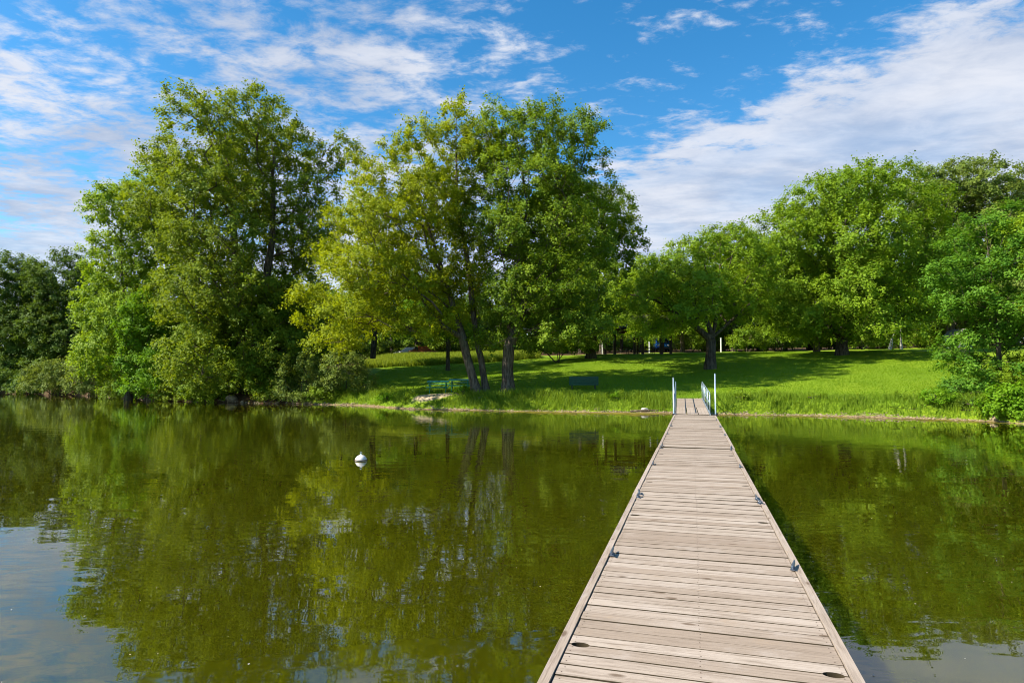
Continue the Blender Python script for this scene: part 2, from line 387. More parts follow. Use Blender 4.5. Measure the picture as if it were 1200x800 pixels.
# ------------------------------------------------------------------ dock (local frame: u across, v along, origin under the camera)
YAW = math.atan2(213 / F, 1.0 / math.cos(PITCH) ** 0)
YAW = rad(16.04); DZ = 0.45
da = np.array([math.sin(YAW), math.cos(YAW)]); dn = np.array([math.cos(YAW), -math.sin(YAW)])
def dock_pt(u, v, z=DZ): return (float(da[0] * v + dn[0] * u), float(da[1] * v + dn[1] * u), z)
rng = random.Random(5)
UL, UR = -0.785, 0.815          # ends of the deck boards
def board_bm(bm, x0, x1, y0, y1, th, z, tl, holes=(), tilt=0.0, tint=0.5, gap_shade=True):
    """one board, top at z, slightly rounded long edges; each hole (cx, cy, rx, ry, side) notches a half ellipse out of a long edge"""
    e = 0.0025
    def outline(inset, zz):
        pts = [(x0, y0 + inset)]
        for cx, cy_, rx, ry, sd in sorted(h for h in holes if h[4] < 0):
            for k in range(13):
                a_ = math.pi - math.pi * k / 12
                pts.append((cx + rx * math.cos(a_), max(y0 + inset, cy_ + ry * math.sin(a_))))
        pts.append((x1, y0 + inset)); pts.append((x1, y1 - inset))
        for cx, cy_, rx, ry, sd in sorted((h for h in holes if h[4] > 0), reverse=True):
            for k in range(13):
                a_ = math.pi * k / 12
                pts.append((cx + rx * math.cos(a_), min(y1 - inset, cy_ - ry * math.sin(a_))))
        pts.append((x0, y1 - inset))
        return [bm.verts.new((px_, py_, zz + tilt * (px_ - x0))) for px_, py_ in pts]
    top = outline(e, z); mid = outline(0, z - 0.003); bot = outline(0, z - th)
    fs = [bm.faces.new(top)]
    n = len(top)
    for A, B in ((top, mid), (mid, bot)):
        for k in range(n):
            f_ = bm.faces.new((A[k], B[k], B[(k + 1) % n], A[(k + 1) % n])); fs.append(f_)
            if gap_shade: f_.material_index = 1  # sides and bevels take the painted gap shade
    fs.append(bm.faces.new(bot[::-1]))
    for f_ in fs: f_[tl] = tint
    return fs

def cleat_mesh():
    bm = bmesh.new()
    box(bm, (0, 0, 0.006), (0.052, 0.13, 0.012), bev=0.004)
    for s in (-1, 1): tube(bm, [(0, s * 0.032, 0.01), (0, s * 0.028, 0.05)], [0.016, 0.012], 8)
    tube(bm, [(0, -0.135, 0.072), (0, -0.1, 0.06), (0, -0.04, 0.056), (0, 0.04, 0.056), (0, 0.1, 0.06), (0, 0.135, 0.072)], [0.007, 0.011, 0.016, 0.016, 0.011, 0.007], 8)
    return bm_mesh('cleat', bm, M['cleat'])
CLEAT = cleat_mesh()

def dock_section(v0, v1, du, label, cleats, holes):
    root = empty('dock_section', dock_pt(0, v0), -YAW)
    tag(root, label, 'dock', 'floating dock sections')
    L = v1 - v0
    bm = bmesh.new(); tl = bm.faces.layers.float.new('tint')
    n = 45; pitch = L / n
    scr = []; gp2 = 0.002
    for k in range(n):
        gp = rng.choice((0.0025, 0.003, 0.004, 0.005, 0.007)); y0 = k * pitch + gp; y1 = (k + 1) * pitch - gp2; gp2 = rng.choice((0.0015, 0.0025, 0.0035, 0.006))
        if k == 0: y0 += 0.016
        if k == n - 1: y1 -= 0.012
        z = rng.uniform(-0.004, 0.003); tilt = rng.uniform(-0.0015, 0.0015)
        tint = min(1, max(0, rng.gauss(0.5, 0.33)))
        hl = []
        for (hu, hv) in holes:
            kk = round((hv) / pitch)
            if k == kk - 1: hl.append((hu, kk * pitch, 0.058, 0.034, 1))
            if k == kk: hl.append((hu, kk * pitch, 0.058, 0.034, -1))
        board_bm(bm, UL + du + rng.uniform(0, 0.004), UR + du - rng.uniform(0, 0.004), y0, y1, 0.036, z, tl, hl, tilt, tint=tint)
        for sx in (UL + 0.035, 0.01, UR - 0.035):
            for fy in (0.27, 0.73):
                scr.append((sx + du + rng.uniform(-0.006, 0.006), y0 + (y1 - y0) * fy + rng.uniform(-0.006, 0.006), z + tilt * (sx - UL) + 0.0012))
    link('deck', bm_mesh('deck', bm, [M['board'], M['gap_shade']]), root)
    bm = bmesh.new()
    for (x, y, z) in scr:
        vs = [bm.verts.new((x + 0.0046 * math.cos(a_), y + 0.0046 * math.sin(a_), z)) for a_ in [k * math.pi / 3 for k in range(6)]]
        bm.faces.new(vs)
    o = link('screw_heads', bm_mesh('screw_heads', bm, M['screw']), root); o['kind'] = 'stuff'
    for x0, x1 in ((UL - 0.066, UL - 0.006), (UR + 0.006, UR + 0.066)):
        bm = bmesh.new(); tl = bm.faces.layers.float.new('tint')
        cuts = [0.006, L * 0.5, L - 0.006]
        for a_, b_ in zip(cuts, cuts[1:]):
            board_bm(bm, x0 + du, x1 + du, a_ + 0.002, b_ - 0.002, 0.17, 0.010, tl, tint=rng.uniform(0.4, 0.95), gap_shade=False)
        link('edge_board', bm_mesh('edge_board', bm, M['edge']), root)
    bm = bmesh.new()          # joists, cross beams and flotation billets under the deck
    for x in (UL + 0.05, 0.015, UR - 0.05): box(bm, (x + du, L / 2, -0.125), (0.045, L - 0.1, 0.17))
    for y in (0.03, L - 0.03): box(bm, (0.015 + du, y, -0.125), (UR - UL - 0.17, 0.045, 0.168))
    link('frame', bm_mesh('frame', bm, M['brown_wood']), root)
    for y in (0.65, L / 2, L - 0.65):
        bm = bmesh.new(); box(bm, (0.015 + du, y, -0.40), (1.25, 1.05, 0.36), bev=0.05)
        link('float', bm_mesh('float', bm, M['float']), root)
    for (cu, cv) in cleats:
        o = link('cleat', CLEAT, root, (cu + du, cv, 0.003)); o.rotation_euler = (0, 0, rng.uniform(-0.25, 0.25)); o.scale = (0.85, 0.8, 0.68)
    return root
J = [2.74, 9.14, 15.54, 21.94, 28.5]
labels = ['nearest dock section, its wide boards filling the bottom of the photo', 'second dock section from the camera, just past the first joint',
          'third dock section from the camera, before the shoreward one', 'dock section nearest the shore, joined to the gangway']
HOL = [1.36, 6.4 - 1.28]
for k in range(4):
    v0, v1 = J[k], J[k + 1]; L = v1 - v0
    cl = [(UL + 0.02, L * 0.52), (UR - 0.005, L * 0.52), (UL + 0.02, L - 0.15), (UR - 0.005, L - 0.15)]
    if k > 0: cl += [(UL + 0.02, 0.15), (UR - 0.005, 0.15)]
    hs = [(-0.71, 1.32), (0.735, 1.32), (-0.71, L - 1.28), (0.735, L - 1.28)]
    r = dock_section(v0 + 0.008, v1 - 0.008, (0, -0.012, 0.006, -0.004)[k], labels[k], cl, hs)
    r.rotation_euler = (rad((0.05, -0.12, 0.08, -0.05)[k]), rad((0.1, -0.25, 0.2, 0.1)[k]), -YAW)

# gangway with two handrails, from the dock end up to the bank
g0 = Vector(dock_pt(-0.08, 28.58, 0.47)); g1 = Vector(dock_pt(-0.29, 38.45, 0.0)); g1.z = H(g1.x, g1.y) + 0.05
gl = (g1.xy - g0.xy).length; gyaw = math.atan2((g1 - g0).x, (g1 - g0).y); gpitch = math.atan2(g1.z - g0.z, gl); GL = (g1 - g0).length
gwr = empty('gangway', g0); gwr.rotation_euler = (gpitch, 0, -gyaw)
tag(gwr, 'wooden gangway with galvanised handrails linking dock to grassy bank', 'gangway')
bm = bmesh.new(); tl = bm.faces.layers.float.new('tint')
gw_w = 1.40; npl = 7
for j in range(int(GL / 0.145)):
    y0 = j * 0.145
    if j < 24:                  # three long plank panels with gaps at the lower end
        continue
    board_bm(bm, -gw_w / 2, gw_w / 2, y0 + 0.003, y0 + 0.142, 0.035, rng.uniform(-0.002, 0.002), tl, tint=rng.uniform(0.3, 0.9))
for (a_, b_) in ((-0.70, -0.245), (-0.215, 0.235), (0.265, 0.70)):
    k = 3
    for q_ in range(k):
        w = (b_ - a_) / k
        board_bm(bm, a_ + q_ * w + 0.002, a_ + (q_ + 1) * w - 0.002, 0.0, 24 * 0.145 - 0.004, 0.035, rng.uniform(-0.001, 0.002), tl, tint=rng.uniform(0.5, 1.0))
link('deck', bm_mesh('deck', bm, [M['board'], M['gap_shade']]), gwr)
bm = bmesh.new()
for x in (-0.6, 0, 0.6): box(bm, (x, GL / 2, -0.10), (0.05, GL - 0.1, 0.12))
link('frame', bm_mesh('frame', bm, M['dark_metal']), gwr)
for s in (-1, 1):
    bm = bmesh.new(); x = s * 0.735
    tube(bm, [(x, 0.12, 0.86), (x, 0.2, 0.92), (x, GL - 0.3, 0.98), (x, GL - 0.2, 0.9)], 0.020, 8)
    tube(bm, [(x, 0.15, 0.48), (x, GL - 0.25, 0.52)], 0.017, 8)
    box(bm, (x, GL / 2, -0.03), (0.04, GL, 0.14))
    hr = link('handrail', bm_mesh('handrail', bm, M['galv']), gwr)
    for y in np.linspace(0.15, GL - 0.25, 6):
        bm = bmesh.new(); tube(bm, [(x, y, -0.02), (x, y, 0.90)], 0.022, 8)
        link('post', bm_mesh('post', bm, M['galv']), hr)

def mooring_pole(u, v, top, label):
    x, y, _ = dock_pt(u, v); r = empty('mooring_pole', (x, y, 0))
    tag(r, label, 'pole')
    bm = bmesh.new(); tube(bm, [(0, 0, -1.6), (0.01, 0, top)], 0.031, 12)
    link('pipe', bm_mesh('pipe', bm, M['galv']), r)
    bm = bmesh.new(); tube(bm, [(0.01, 0, top), (0.01, 0, top + 0.03)], [0.035, 0.031], 12)
    link('cap', bm_mesh('cap', bm, M['galv']), r)
    bm = bmesh.new(); box(bm, (0, -0.045, 0.44), (0.13, 0.03, 0.1), Matrix.Rotation(-YAW, 3, 'Z'))
    tube(bm, [(0.0, 0, 0.39), (0.0, 0, 0.47)], 0.05, 12)
    link('bracket', bm_mesh('bracket', bm, M['dark_metal']), r)
mooring_pole(-0.875, 28.62, 2.03, 'galvanised pipe pole at the left corner of the dock end')
mooring_pole(0.87, 28.62, 2.20, 'taller galvanised pipe pole at the right corner of the dock end')

# ------------------------------------------------------------------ buoy
b = gnd(423, 539.5, 0); br = empty('mooring_buoy', (b[0], b[1], 0.004)); tag(br, 'round white mooring buoy floating on the dark water', 'buoy')
bm = bmesh.new(); bmesh.ops.create_uvsphere(bm, u_segments=32, v_segments=20, radius=0.148)
bmesh.ops.scale(bm, vec=(1, 1, 0.96), verts=bm.verts)
link('body', bm_mesh('body', bm, M['buoy'], True), br)
bm = bmesh.new(); tube(bm, [(0.1475 * math.cos(a_), 0.1475 * math.sin(a_), 0.016) for a_ in np.linspace(0, 2 * math.pi, 33)], 0.013, 6, cap=False)
link('waterline_band', bm_mesh('waterline_band', bm, M['buoy_band'], True), br)
bm = bmesh.new(); tube(bm, [(0, 0, 0.132), (0, 0, 0.162)], 0.02, 10)
tube(bm, [(0.024 * math.cos(a_), 0, 0.184 + 0.024 * math.sin(a_)) for a_ in np.linspace(0, 2 * math.pi, 17)], 0.006, 6, cap=False)
link('ring', bm_mesh('ring', bm, M['galv'], True), br)

# ------------------------------------------------------------------ trees
def rot_frames(d):
    """two unit vectors perpendicular to each row of d"""
    ref = np.where(np.abs(d[:, 2:3]) > 0.9, np.array([[1., 0, 0]]), np.array([[0, 0, 1.]]))
    u = np.cross(d, ref); u /= np.linalg.norm(u, axis=1, keepdims=True) + 1e-9
    return u, np.cross(d, u)
def unit(v): return v / (np.linalg.norm(v, axis=-1, keepdims=True) + 1e-9)

def leaves_mesh(name, C, OUT, R, leaf, sp, twigs, per, up, flat, material, tint_c, reach=1.0):
    """leaf-sized rhombi set along twigs that fan out from every clump centre"""
    n = len(C); T = n * twigs; LEAFN[0] += T * per
    base = np.repeat(C, twigs, 0); out = np.repeat(OUT, twigs, 0)
    d = out * 0.75 + unit(R.normal(size=(T, 3))) * np.array([1, 1, 1 - 0.6 * flat]) * 0.95 + np.array([0, 0, up])
    d = unit(d); L = R.uniform(0.45, 1.0, (T, 1)) * sp * reach
    k = T * per
    tt = (np.tile((np.arange(per) + 0.5) / per, T)[:, None] * 0.92 + 0.08 + R.uniform(-0.05, 0.05, (k, 1)))
    dd = np.repeat(d, per, 0)
    p = np.repeat(base, per, 0) + dd * tt * np.repeat(L, per, 0)
    p[:, 2:3] -= 0.18 * sp * tt * tt * np.repeat(R.uniform(0.2, 1.2, (T, 1)), per, 0)
    p += R.normal(size=(k, 3)) * leaf * 0.75
    tn = unit(np.array([0, 0, 0.8 + 0.6 * flat]) + R.normal(size=(T, 3)) * 0.28 + out * 0.62)
    nrm = unit(np.repeat(tn, per, 0) + R.normal(size=(k, 3)) * (0.42 - 0.12 * flat))
    ax = unit(dd * 0.6 + R.normal(size=(k, 3)) * 0.7 + np.array([0, 0, -0.25]))
    ax = unit(ax - nrm * (ax * nrm).sum(1, keepdims=True)); sd = np.cross(nrm, ax)
    l = leaf * R.uniform(0.65, 1.25, (k, 1)); w = l * R.uniform(0.62, 0.85, (k, 1)) * 0.5
    fold = nrm * w * 0.3
    V = np.empty((k, 4, 3), np.float32)
    V[:, 0] = p - ax * l * 0.5; V[:, 1] = p + sd * w + ax * l * 0.05 + fold; V[:, 2] = p + ax * l * 0.5; V[:, 3] = p - sd * w + ax * l * 0.05 + fold
    tint = np.clip(np.repeat(np.repeat(tint_c, twigs), per) + R.normal(size=k) * 0.17, 0, 1)
    return np_mesh(name, V.reshape(-1, 3), np.arange(k * 4).reshape(-1, 4), material, {'tint': tint})

def tubes_mesh(name, A, B, RA, RB, material, n=5, extra=None):
    d = unit(B - A); u, w = rot_frames(d)
    A = A - d * RA[:, None] * 0.25; B = B + d * RB[:, None] * 0.25
    k = len(A); ang = np.arange(n) * 2 * np.pi / n
    ring = u[:, None, :] * np.cos(ang)[None, :, None] + w[:, None, :] * np.sin(ang)[None, :, None]
    V = np.concatenate([A[:, None, :] + ring * RA[:, None, None], B[:, None, :] + ring * RB[:, None, None]], 1)
    i0 = (np.arange(k) * 2 * n)[:, None]; a_ = np.arange(n)[None, :]; b_ = (a_ + 1) % n
    Fq = np.stack([i0 + a_, i0 + b_, i0 + n + b_, i0 + n + a_], 2).reshape(-1, 4)
    V = V.reshape(-1, 3)
    if extra is not None:
        Fq = np.concatenate([Fq, extra[1] + len(V)]); V = np.concatenate([V, extra[0]])
    return np_mesh(name, V, Fq, material, smooth=True)

def sweep(pts, rs, R, n=14):
    """bark-wobbled trunk sweep -> (V, quads)"""
    pts = np.asarray(pts, float); rings = []
    d = unit(np.gradient(pts, axis=0)); ref = np.array([1., 0, 0])
    ph = R.uniform(0, 6.28, 3)
    for i in range(len(pts)):
        u = unit(ref - d[i] * (ref @ d[i])); w = np.cross(d[i], u); ang = np.arange(n) * 2 * np.pi / n
        rr = rs[i] * (1 + 0.07 * np.sin(3 * ang + ph[0] + 0.3 * i) + 0.05 * np.sin(5 * ang + ph[1]))
        rings.append(pts[i] + (u[None] * np.cos(ang)[:, None] + w[None] * np.sin(ang)[:, None]) * rr[:, None])
    V = np.concatenate(rings); m_ = len(pts)
    i0 = (np.arange(m_ - 1) * n)[:, None]; a_ = np.arange(n)[None]; b_ = (a_ + 1) % n
    return V, np.stack([i0 + a_, i0 + b_, i0 + n + b_, i0 + n + a_], 2).reshape(-1, 4)

LEAFN = [0]
DENS = 0.80
def grow(name, base, trunks, blobs, seed, leaf='maple_mid', bark='bark_grey', r_base=0.3, sp=1.15, size=0.18, twigs=6, per=15,
         up=0.25, flat=0.0, gap=-0.22, label='', cat='tree', group=None, core=0.2, parts=('trunk', 'crown'), shell=0.42, tint_mid=0.5, reach=1.0):
    """base: world (x,y,z); trunks: list of polylines (local metres); blobs: (cx,cy,cz,rx,ry,rz) local metres"""
    R = np.random.RandomState(seed)
    sp *= DENS; size *= 0.90; per = int(per * 1.75); gap -= 0.12
    blobs = np.asarray(blobs, float)
    vol = blobs[:, 3] * blobs[:, 4] * blobs[:, 5]
    cand = []; outs = []
    dens = 16.0 / sp ** 3
    for bl, v in zip(blobs, vol):
        k = max(12, int(v * dens))
        d = unit(R.normal(size=(k, 3))); r = (R.uniform(core, 1, (k, 1))) ** 0.45
        rr = np.maximum(bl[3:6] - shell - np.array([0, 0, 0.27 * sp * reach]), bl[3:6] * 0.4)
        cand.append(bl[:3] + d * r * rr)
        cen = np.average(blobs[:, :3], axis=0, weights=vol)
        outs.append(unit(d * 0.8 + 0.4 * unit(cand[-1] - cen)))
    cand = np.concatenate(cand); outs = np.concatenate(outs)
    perm = R.permutation(len(cand)); cand = cand[perm]; outs = outs[perm]
    so_ = Vector(R.uniform(-50, 50, 3)); acc = np.empty((len(cand), 3)); ids = []; n = 0
    lim = sp * 0.86; zmin = 0.25 if len(trunks) and cat != 'shrub' else 0.05
    for i in range(len(cand)):
        c = cand[i]
        if c[2] < zmin: continue
        if n and (np.abs(acc[:n] - c).sum(1) < lim * 1.7).any():
            if (((acc[:n] - c) ** 2).sum(1) < lim * lim).any(): continue
        if gap > -1 and mnoise.noise(Vector(c) * (0.31 / sp) + so_) < gap: continue
        acc[n] = c; ids.append(i); n += 1
    C = acc[:n].copy(); OUT = outs[ids]
    # skeleton
    P = []; par = []; plen = []; is_tr = []
    tr_idx = []
    for tr in trunks:
        tr = np.asarray(tr, float); seg = np.linalg.norm(np.diff(tr, axis=0), axis=1); cum = np.concatenate([[0], np.cumsum(seg)])
        ns = max(3, int(cum[-1] / 0.7)); ts = np.linspace(0, cum[-1], ns)
        pts = np.stack([np.interp(ts, cum, tr[:, j]) for j in range(3)], 1)
        pts[1:, :2] += np.cumsum(R.normal(size=(ns - 1, 2)) * 0.03, 0)
        ii = []
        p0 = -1
        if len(P) and pts[0][2] > 1.0: p0 = int(np.argmin(np.linalg.norm(np.array(P) - pts[0], axis=1)))
        for j, p in enumerate(pts):
            P.append(p); par.append(len(P) - 2 if j else p0); plen.append(ts[j]); is_tr.append(True); ii.append(len(P) - 1)
        tr_idx.append(ii)
    z0 = max(0.6, np.percentile(C[:, 2], 1) * 0.8) if cat != 'shrub' else 0.0
    cap = len(P) + n * 14; PA = np.zeros((cap, 3)); PL = np.full(cap, 1e9); m_ = len(P)
    PA[:m_] = P; PL[:m_] = plen
    ok = np.zeros(cap, bool); ok[:m_] = PA[:m_, 2] >= min(z0, PA[:m_, 2].max() * 0.8)
    tp = PA[:m_]; dmin = np.min(np.linalg.norm(C[:, None, :] - tp[None], axis=2), axis=1)
    tips = []
    for ci in np.argsort(dmin):
        c = C[ci]; dv = PA[:m_] - c; dist = np.sqrt((dv ** 2).sum(1))
        cost = dist + 0.22 * PL[:m_] + 0.9 * np.maximum(0, dv[:, 2] + 0.25 * dist); cost[~ok[:m_]] = 1e9
        j = int(np.argmin(cost)); D = dist[j]
        ns = max(1, int(D / 0.9)); pv = j
        lift = np.array([0, 0, 0.16 * D])
        for s in range(1, ns + 1):
            f_ = s / ns; p = PA[j] * (1 - f_) + c * f_ + lift * (f_ * (1 - f_) * 2) * 0.8
            if s < ns: p = p + R.normal(size=3) * 0.07 * min(1.5, D)
            PA[m_] = p; PL[m_] = PL[pv] + D / ns; ok[m_] = True; par.append(pv); is_tr.append(False); pv = m_; m_ += 1
        tips.append(pv)
    par = np.array(par); cnt = np.zeros(m_)
    cnt[tips] += 1
    for i in range(m_ - 1, -1, -1):
        if par[i] >= 0: cnt[par[i]] += cnt[i]
    cnt = np.maximum(cnt, 0.6)
    tot = max(cnt[ii[0]] for ii in tr_idx)
    rr = np.maximum(r_base * (cnt / tot) ** 0.56, 0.012)
    sel = [i for i in range(m_) if par[i] >= 0 and not is_tr[i]]
    A = PA[par[sel]]; B = PA[sel]; rb = rr[sel]; ra = np.minimum(rr[par[sel]], rb * 1.18)
    ev = []; ef = []; off = 0
    for ii in tr_idx:
        pts = PA[ii].copy(); rs = rr[ii].copy()
        if abs(pts[0][2]) < 0.5 and rs[0] < 0.8 * r_base: rs *= np.linspace(0.8 * r_base / rs[0], 1, len(rs))
        rs[0] *= 1.0
        # flare at the foot, continued below ground
        zb = pts[:, 2]; fl = 1 + 0.4 * np.exp(-np.maximum(zb, 0) / 0.35)
        rs = rs * fl
        if abs(pts[0][2]) < 0.5:
            low = pts[0].copy(); low[2] -= 0.5
            pts = np.concatenate([[low], pts]); rs = np.concatenate([[rs[0] * 1.1], rs])
        v_, f__ = sweep(pts, rs, R); ev.append(v_); ef.append(f__ + off); off += len(v_)
    root = empty(name, tuple(base)); tag(root, label, cat, group)
    link(parts[0], tubes_mesh(parts[0], A, B, ra, rb, M[bark], 5, (np.concatenate(ev), np.concatenate(ef))), root)
    tint_c = np.clip(tint_mid + R.normal(size=n) * 0.20, 0, 1)
    link(parts[1], leaves_mesh(parts[1], C, OUT, R, size, sp, twigs, per, up, flat, LEAF[leaf], tint_c, reach), root)
    return root

def px_tree(name, bx, by, D, trunks_px, blobs_px, seed, deep=True, zbase=None, **kw):
    """crown lobes and trunk given by where they stand in the photograph, at the true depth D"""
    b = at(bx, by, D); z = H(b[0], D) if zbase is None else zbase
    base = np.array([b[0], D, z]); m_ = D / F
    bl = []
    xs = [p[0] for p in blobs_px]; hw = (max(xs) - min(xs)) / 2 * m_ + 1.5; cx = (max(xs) + min(xs)) / 2
    for i, p in enumerate(blobs_px):
        dy = p[4] if len(p) > 4 else 0.0
        w = at(p[0], p[1], D + dy) - base; rx, rz = p[2] * m_, p[3] * m_; ry = max(rx, rz * 0.8) * 1.05
        bl.append((*w, rx, ry, rz))
        if deep and len(p) <= 4:
            off = max(0.0, 1 - abs(p[0] - cx) * m_ / hw) * hw * 0.62
            if off > rx * 0.45:
                s = (-1) ** i
                bl.append((w[0] + 0.2, w[1] + off * s, w[2] - 0.3, rx * 0.85, ry * 0.85, rz * 0.85))
                if off > rx * 0.9: bl.append((w[0] - 0.2, w[1] - off * s, w[2] - 0.6, rx * 0.8, ry * 0.8, rz * 0.8))
    tr = []
    for tpx in trunks_px:
        pts = []
        for q_ in tpx:
            w = at(q_[0], q_[1], D + (q_[2] if len(q_) > 2 else 0)) - base; pts.append(w)
        if abs(pts[0][2]) < 1.0: pts[0][2] = 0.0
        tr.append(pts)
    return grow(name, base, tr, bl, seed, **kw)

exec_trees = []
# far-left dark wood
px_tree('dark_tree', 12, 457, 88, [[(12, 457), (12, 400), (14, 330)]], [(12, 335, 42, 44), (-15, 380, 40, 50), (30, 390, 42, 45), (8, 430, 48, 28), (38, 345, 30, 36)], 11,
        leaf='dark', bark='bark_dark', sp=1.5, size=0.27, label='dark leafy tree cut by the left edge of the photo', group='dark trees at the far left shore')
px_tree('dark_tree', 80, 457, 86, [[(80, 457), (80, 400), (78, 330)]], [(72, 328, 38, 38), (100, 345, 34, 40), (62, 385, 36, 42), (96, 400, 38, 44), (70, 430, 40, 28)], 12,
        leaf='dark', bark='bark_dark', sp=1.5, size=0.27, label='dark leafy tree left of the tall tree, behind the low pale shore bushes', group='dark trees at the far left shore')
# giant tree with twin top, and its neighbours
px_tree('giant_tree', 290, 470, 54, [[(288, 470), (284, 400), (278, 320), (270, 230), (262, 150)], [(296, 470), (302, 380), (318, 280), (322, 190), (314, 140)]],
        [(260, 152, 46, 46), (316, 152, 42, 38), (192, 178, 34, 32), (228, 200, 44, 42), (285, 205, 48, 48), (352, 178, 36, 32), (402, 180, 28, 30), (372, 222, 40, 32),
         (205, 258, 50, 36), (250, 290, 50, 40), (320, 285, 55, 45), (372, 275, 34, 40), (230, 345, 55, 50), (330, 350, 58, 55), (280, 410, 62, 48), (345, 410, 40, 40), (285, 235, 50, 36), (330, 240, 40, 36), (175, 235, 34, 30), (275, 345, 60, 44)], 21,
        leaf='elm', r_base=0.55, sp=1.4, size=0.215, gap=-0.03, up=0.15, reach=1.15, label='tallest tree, with a divided airy top, on the left bank', per=15)
px_tree('leafy_tree', 150, 466, 58, [[(150, 466), (148, 380), (140, 270)]],
        [(155, 245, 38, 38), (188, 218, 30, 28), (185, 262, 34, 34), (128, 305, 34, 40), (178, 305, 44, 44), (118, 362, 34, 40), (170, 372, 56, 52), (135, 415, 44, 38), (205, 300, 35, 35), (205, 410, 50, 45)], 22,
        leaf='oak', sp=1.3, size=0.225, label='round green tree leaning out at the left foot of the tallest tree')
px_tree('young_tree', 178, 466, 55, [[(178, 466), (176, 420), (172, 370)]], [(170, 385, 34, 36), (190, 420, 36, 30), (155, 425, 26, 26), (178, 448, 36, 18), (168, 355, 20, 22)], 23,
        leaf='fresh', sp=1.0, size=0.2, label='small bright green young tree at the water edge below the tallest tree')
px_tree('leafy_tree', 318, 470, 53, [[(318, 470), (320, 400), (322, 340)]], [(300, 375, 40, 36), (340, 370, 36, 40), (318, 335, 30, 26), (345, 420, 34, 32), (290, 425, 40, 34), (318, 450, 40, 20)], 25,
        leaf='maple_mid', bark='bark_dark', sp=1.2, size=0.2, label='dense shaded tree filling the right foot of the tallest tree')
px_tree('young_tree', 245, 469, 52.5, [[(245, 469), (248, 420), (250, 370)]], [(240, 395, 32, 36), (262, 430, 36, 30), (222, 435, 30, 28), (250, 455, 36, 14), (238, 362, 20, 22)], 24,
        leaf='maple_mid', sp=1.0, size=0.2, label='small mid green tree overhanging the water under the tallest tree')
def shrub(px, py, D, blobs, seed, leaf, label, sp=0.62, size=0.13, group=None, **kw):
    kw.setdefault('twigs', 5); kw.setdefault('per', 12)
    tr = []
    R = random.Random(seed)
    for k in range(4):
        bq = blobs[k % len(blobs)]
        tr.append([(px + R.uniform(-5, 5), py), ((px + bq[0]) / 2 + R.uniform(-4, 4), (py + bq[1]) / 2), (bq[0] + R.uniform(-8, 8), bq[1])])
    return px_tree('shrub', px, py, D, tr, blobs, seed, deep=False, leaf=leaf, bark='bark_dark', r_base=0.045, sp=sp, size=size, label=label, cat='shrub', group=group,
                   parts=('stems', 'foliage'), gap=-0.3, shell=0.25, **kw)
shrub(5, 459, 80, [(0, 446, 26, 16), (20, 450, 16, 12), (-20, 446, 24, 18)], 30, 'dark', 'dark shrub at the waterline by the left edge of the photo', 0.95, 0.22)
shrub(33, 461, 74.5, [(33, 448, 18, 12), (20, 454, 14, 7), (46, 453, 14, 8), (33, 457, 24, 5)], 36, 'dark', 'low dark shrub at the waterline just left of the farthest pale shrub', 0.9, 0.2)
shrub(62, 460, 70.5, [(62, 440, 30, 19), (42, 446, 18, 12), (78, 430, 18, 14), (60, 453, 30, 8)], 31, 'shrub', 'low pale grey green shrub, the leftmost of the pale ones on the shore', 0.9, 0.2)
shrub(108, 463, 66.5, [(108, 438, 28, 22), (92, 448, 20, 13), (128, 445, 20, 16), (110, 455, 30, 8)], 32, 'shrub', 'pale shrub right of the leftmost shore bush, over the water', 0.85, 0.19)
shrub(305, 471, 51, [(300, 440, 36, 28), (275, 452, 26, 16), (325, 448, 26, 22), (300, 460, 40, 10)], 33, 'maple_mid', 'dense dark shrub at the water edge below the trunk of the tallest tree', 0.8, 0.17)
shrub(352, 473, 48.6, [(352, 435, 24, 32), (338, 452, 20, 18), (368, 450, 22, 20), (352, 464, 32, 8)], 34, 'shrub', 'grey green shrub with tall shoots, between tallest tree and yellow maple', 0.75, 0.16)
shrub(405, 470, 48.2, [(402, 432, 30, 26), (425, 448, 20, 18), (385, 452, 22, 18), (405, 462, 32, 9)], 35, 'shrub', 'grey green shrub left of the open lawn, under the yellow maple', 0.75, 0.16)

